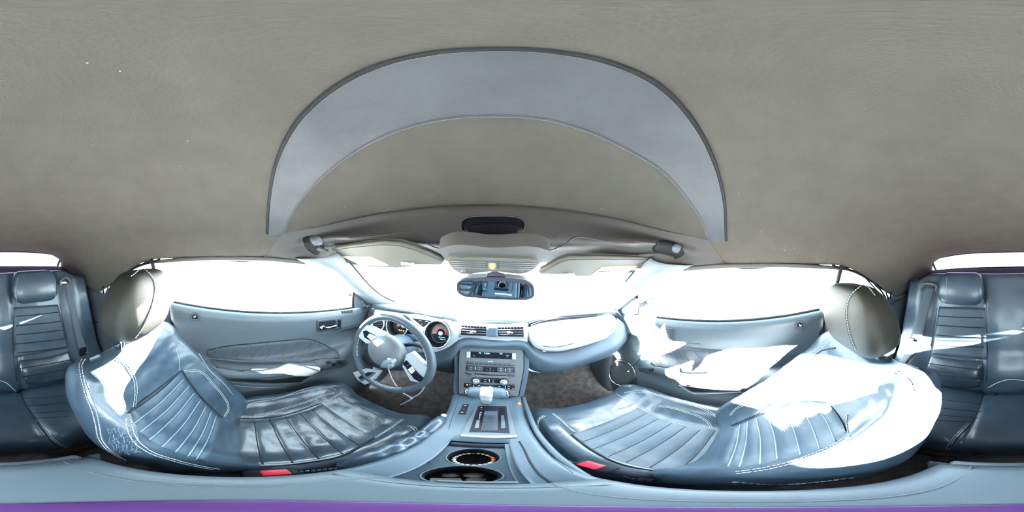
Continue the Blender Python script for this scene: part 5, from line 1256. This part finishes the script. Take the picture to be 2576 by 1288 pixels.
mk('lid_crease', MB().tube([(-.088, .070, -.538), (-.045, .078, -.533), (0, .080, -.5315), (.045, .078, -.533), (.082, .070, -.538)], .0014, 6, smooth=20), M['door'], ld)
mk('latch', MB().box((.010, .100, -.556), (.026, .004, .010), .003), M['lid'], LD_, label='small latch on the front edge of the armrest')
mk('hinge_cover', MB().box((-.003, -.163, -.572), (.085, .010, .020), .006), M['lid'], LD_)
# base of whatever carries the camera: a small violet disc on the armrest
o = mk('camera_stand_base', MB().lathe([(0, .006), (.024, .006), (.027, .004), (.028, 0), (0, 0)], (.010, 0, -.5308), (0, 0, 1), 48), M['purple'])
tag(o, 'small round violet stand base on top of the armrest lid', 'stand base')
# ---------------- parking brake
HB_ = thing('parking_brake', (-.125, .25, -.64), 'black parking brake lever with a gathered leather boot beside the driver\'s seat', 'parking brake')
a, b = at(1112, 1050, 2, -.590), at(1062, 1094, 2, -.610)
mk('grip', MB().tube([a, a.lerp(b, .3), a.lerp(b, .7), b], [.012, .0165, .017, .014], 14), M['leather'], HB_)
mk('release_knob', MB().sphere(a + (a - b).normalized() * .010, .008, 8), M['silver'], HB_, label='silver release button')
mk('lever_arm', MB().tube([b, b + Vector((0, -.10, -.04))], .008, 8), M['black'], HB_)
G = []
for k in range(22):
    t_ = k / 21; c = b.lerp(Vector((-.128, .105, -.655)), t_); r_ = (.017 + .034 * math.sin(PI * min(t_ * .62 + .1, 1)) + .004 * math.sin(t_ * 26)) * (1 if t_ < .93 else .5 if t_ < .98 else .02)
    G.append([c + Vector((r_ * .52 * math.cos(2 * PI * i / 36) * (1 + .14 * math.sin(5 * 2 * PI * i / 36 + 5 * t_)), r_ * .35 * math.sin(2 * PI * i / 36), r_ * .95 * math.sin(2 * PI * i / 36))) for i in range(36)])
mk('boot', MB().grid(G, cu=True), M['leather'], HB_, label='soft wrinkled leather boot')
mk('boot_rim', MB().tube([at(1080, 1125, 2, -.60), at(1040, 1150, 2, -.60), at(1000, 1180, 2, -.60), at(960, 1195, 2, -.60), at(905, 1192, 2, -.60)], .004, 8, smooth=40), M['console'], HB_)
# ================================================================== OVERHEAD
VPn = Vector((0, -.56, -1))
def vplane(): return Flat((0, 0, .197), (0, .545, 1))
VF = vplane()
for s_ in (-1, 1):
    if s_ < 0:
        out = [(823, 630), (893, 620), (963, 613), (1009, 616), (1044, 627), (1085, 643), (1113, 656), (1110, 662), (1060, 662), (1030, 662), (1029, 668), (998, 671), (940, 669), (907, 666), (884, 662), (856, 655)]
        flap = [(786, 664), (806, 648), (828, 633), (842, 645), (855, 657), (836, 665), (812, 667)]
        lab = [(863, 642), (936, 643), (979, 664.5), (907, 663.5)]; yel = [(863, 642), (936, 643), (940, 645.5), (870, 645)]
        piv = [(794, 620), (803, 617), (826, 629), (814, 637)]; rod = [(815, 616), (850, 613), (880, 612)]; mir = [(1013, 656), (1042, 656)]; sc = Vector(VF.shoot(820, 630))
        who = "driver's sun visor folded up, with a white warning paper on it"
        tag_px = [(862, 657), (884, 662), (884, 666), (872, 669), (866, 664)]
    else:
        out = [(1360, 685), (1385, 672), (1405, 660), (1430, 651), (1500, 650), (1560, 651), (1634, 652), (1650, 658), (1640, 672), (1625, 676), (1600, 678), (1580, 685), (1540, 688), (1480, 692), (1450, 692), (1442, 684), (1400, 687)]
        flap = [(1634, 655), (1640, 652), (1668, 665), (1700, 678), (1702, 683), (1670, 677), (1634, 676)]
        lab = [(1512, 670), (1535, 667), (1606, 666), (1572, 684.5), (1486, 689)]; yel = [(1509, 671), (1535, 667), (1606, 666), (1601, 669), (1535, 670), (1507, 673.5)]
        piv = [(1640, 633), (1665, 633), (1697, 643), (1694, 650), (1680, 657), (1668, 652)]; rod = [(1560, 640), (1600, 638), (1640, 636)]; mir = [(1416, 684), (1440, 684)]; sc = Vector(VF.shoot(1640, 655))
        who = "passenger's sun visor folded up, with a printed warning label on it"
        tag_px = [(1612, 676), (1630, 673), (1628, 680), (1622, 683), (1606, 680)]
    v = thing('sun_visor', sc, who, 'sun visor', group='sun visors')
    mk('visor_body', MB().lay(VF, out, .004, .020, rings=6), M['visor'], v, auto=50)
    mk('visor_edge', MB().tube([VF.shoot(*p, -.004) for p in out], .006, 8, closed=True), M['visor'], v)
    mk('end_flap', MB().lay(VF, flap, .012, .008, rings=4), M['visor'], v, auto=50)
    w = mk('warning_label', MB().lay(VF, lab, .006, .003, rings=3), M['cream'], v, label='white warning label', auto=40)
    mk('warning_stripe', MB().lay(VF, yel, .0072, .002, rings=2), M['yellow'], w, auto=40, label='yellow band along the label')
    rr = (VF.shoot(lab[1][0], lab[1][1]) - VF.shoot(lab[0][0], lab[0][1])).normalized(); uu = VF.n.cross(rr); uu = uu if uu.y < 0 else -uu
    if s_ > 0:
        rr = (VF.shoot(1600, 668) - VF.shoot(1536, 669)).normalized(); uu = VF.n.cross(rr); uu = uu if uu.y < 0 else -uu
        mk('label_print', text_mesh('AIR BAG', .012, VF.shoot(1518, 678, .0075), rr, uu), M['black'], w)
    mk('clip', MB().lay(VF, tag_px, .010, .004, rings=3), M['visor'], v, auto=40)
    mk('mirror_tab', MB().tube([VF.shoot(*q, .008) for q in mir], .006, 10), M['silver'], v, label='small pale tab of the vanity mirror lid')
    mk('pivot', MB().lay(HD, piv, .012, .014, rings=4), M['header'], v, auto=50)
    mk('pivot_rod', MB().tube([HD.shoot(*q, .010) for q in rod], .006, 10, smooth=16), M['header'], v)
# overhead console
OF = Flat((0, 0, .16), (0, .45, 1))
oc = thing('overhead_console', OF.shoot(1238, 660), 'grey overhead console with ribbed lamp lenses and an amber airbag light', 'overhead console')
mk('housing', MB().lay(OF, [(1103, 628), (1115, 622), (1240, 622), (1370, 626), (1385, 632), (1362, 655), (1346, 674), (1337, 680), (1240, 682), (1142, 678), (1128, 660), (1112, 642)], .001, .03, rings=5, smooth=80), M['header'], oc, auto=60)
mk('lamp_lens', MB().lay(OF, [(1126.5, 649), (1132, 643), (1142, 641), (1240, 642), (1335, 646), (1345, 649), (1351, 655), (1340, 672), (1335, 675), (1240, 676), (1146, 671), (1138, 668), (1130, 658)], .006, .006, rings=5), M['visor'], oc, auto=50)
for k in range(4):
    t_ = k / 4
    for A, B in (((1131 + 4 * k, 650 + k * 5.2), (1223, 651.5 + k * 5.2)), ((1255, 652.5 + k * 5.2), (1349 - 3 * k, 656 + k * 5))):
        mk('lens_rib', MB().tube([OF.shoot(*A, .0075), OF.shoot((A[0] + B[0]) / 2, (A[1] + B[1]) / 2 - .6, .0075), OF.shoot(*B, .0075)], .0014, 6), M['dialgrey'], oc)
ap = mk('lamp_frame', MB().lay(OF, [(1227, 652), (1249, 652.5), (1249, 670), (1227, 669)], .009, .005, rings=3), M['dialgrey'], oc, auto=40)
mk('airbag_lamp', MB().lay(OF, [(1232, 656), (1234, 654.5), (1243, 654.5), (1246, 660), (1242, 666), (1236, 667), (1232, 661)], .0115, .004, rings=3), M['amber'], ap, label='lit amber airbag symbol', auto=40)
for x in (1166, 1311): mk('lamp_button', MB().lay(OF, [(x - 6, 677), (x + 6, 677.5), (x + 5, 681), (x - 5, 680.5)], .004, .006, rings=3), M['dialgrey'], oc)
# rear view mirror
MC = dd(1246, 726, .50)
MN = Vector((-.075, -1, -.50)).normalized()
MF = Flat(MC, MN)
rm = thing('rear_view_mirror', MC, 'rear view mirror with dark rim hanging in front of the windscreen', 'mirror')
outl = [(1151, 722), (1152, 712), (1162, 704), (1200, 700), (1246, 699), (1290, 702), (1325, 708), (1338, 716), (1342, 735), (1340, 746), (1332, 750), (1290, 752), (1246, 751), (1200, 747), (1162, 741), (1153, 734)]
inn = [(1155, 724), (1156, 714), (1164, 708), (1200, 706.5), (1246, 707), (1290, 710), (1322, 714), (1334, 719), (1338, 735), (1336, 744), (1328, 746.5), (1290, 747.5), (1246, 746.5), (1200, 742), (1164, 737), (1157, 732)]
mk('housing', MB().lay(MF, outl, .0, .026, rings=5, smooth=80), M['mirror_body'], rm, auto=60)
mk('rim', MB().tube([MF.shoot(*p, .000) for p in outl], .0036, 8, closed=True, smooth=90), M['mirror_body'], rm)
mk('reflecting_glass', MB().lay(MF, inn, .0015, .003, rings=3, smooth=80), M['mirror'], rm, label='reflecting mirror glass', auto=30)
mk('sensor_bump', MB().lay(MF, [(1215, 747), (1280, 751), (1268, 754.5), (1262, 755), (1230, 753.5)], -.001, .014, rings=3), M['mirror_body'], rm)
mk('mount', MB().tube([MF.shoot(1246, 700, -.015), dd(1243, 690, .505), dd(1242, 678, .50)], [.012, .008, .010], 12), M['dialgrey'], rm)
mk('mount_collar', MB().strip(MF, [(1224, 695), (1246, 692), (1268, 697)], [(1218, 701), (1246, 700), (1276, 702)], -.004, .016, nu=14, nv=3), M['mirror_body'], rm)
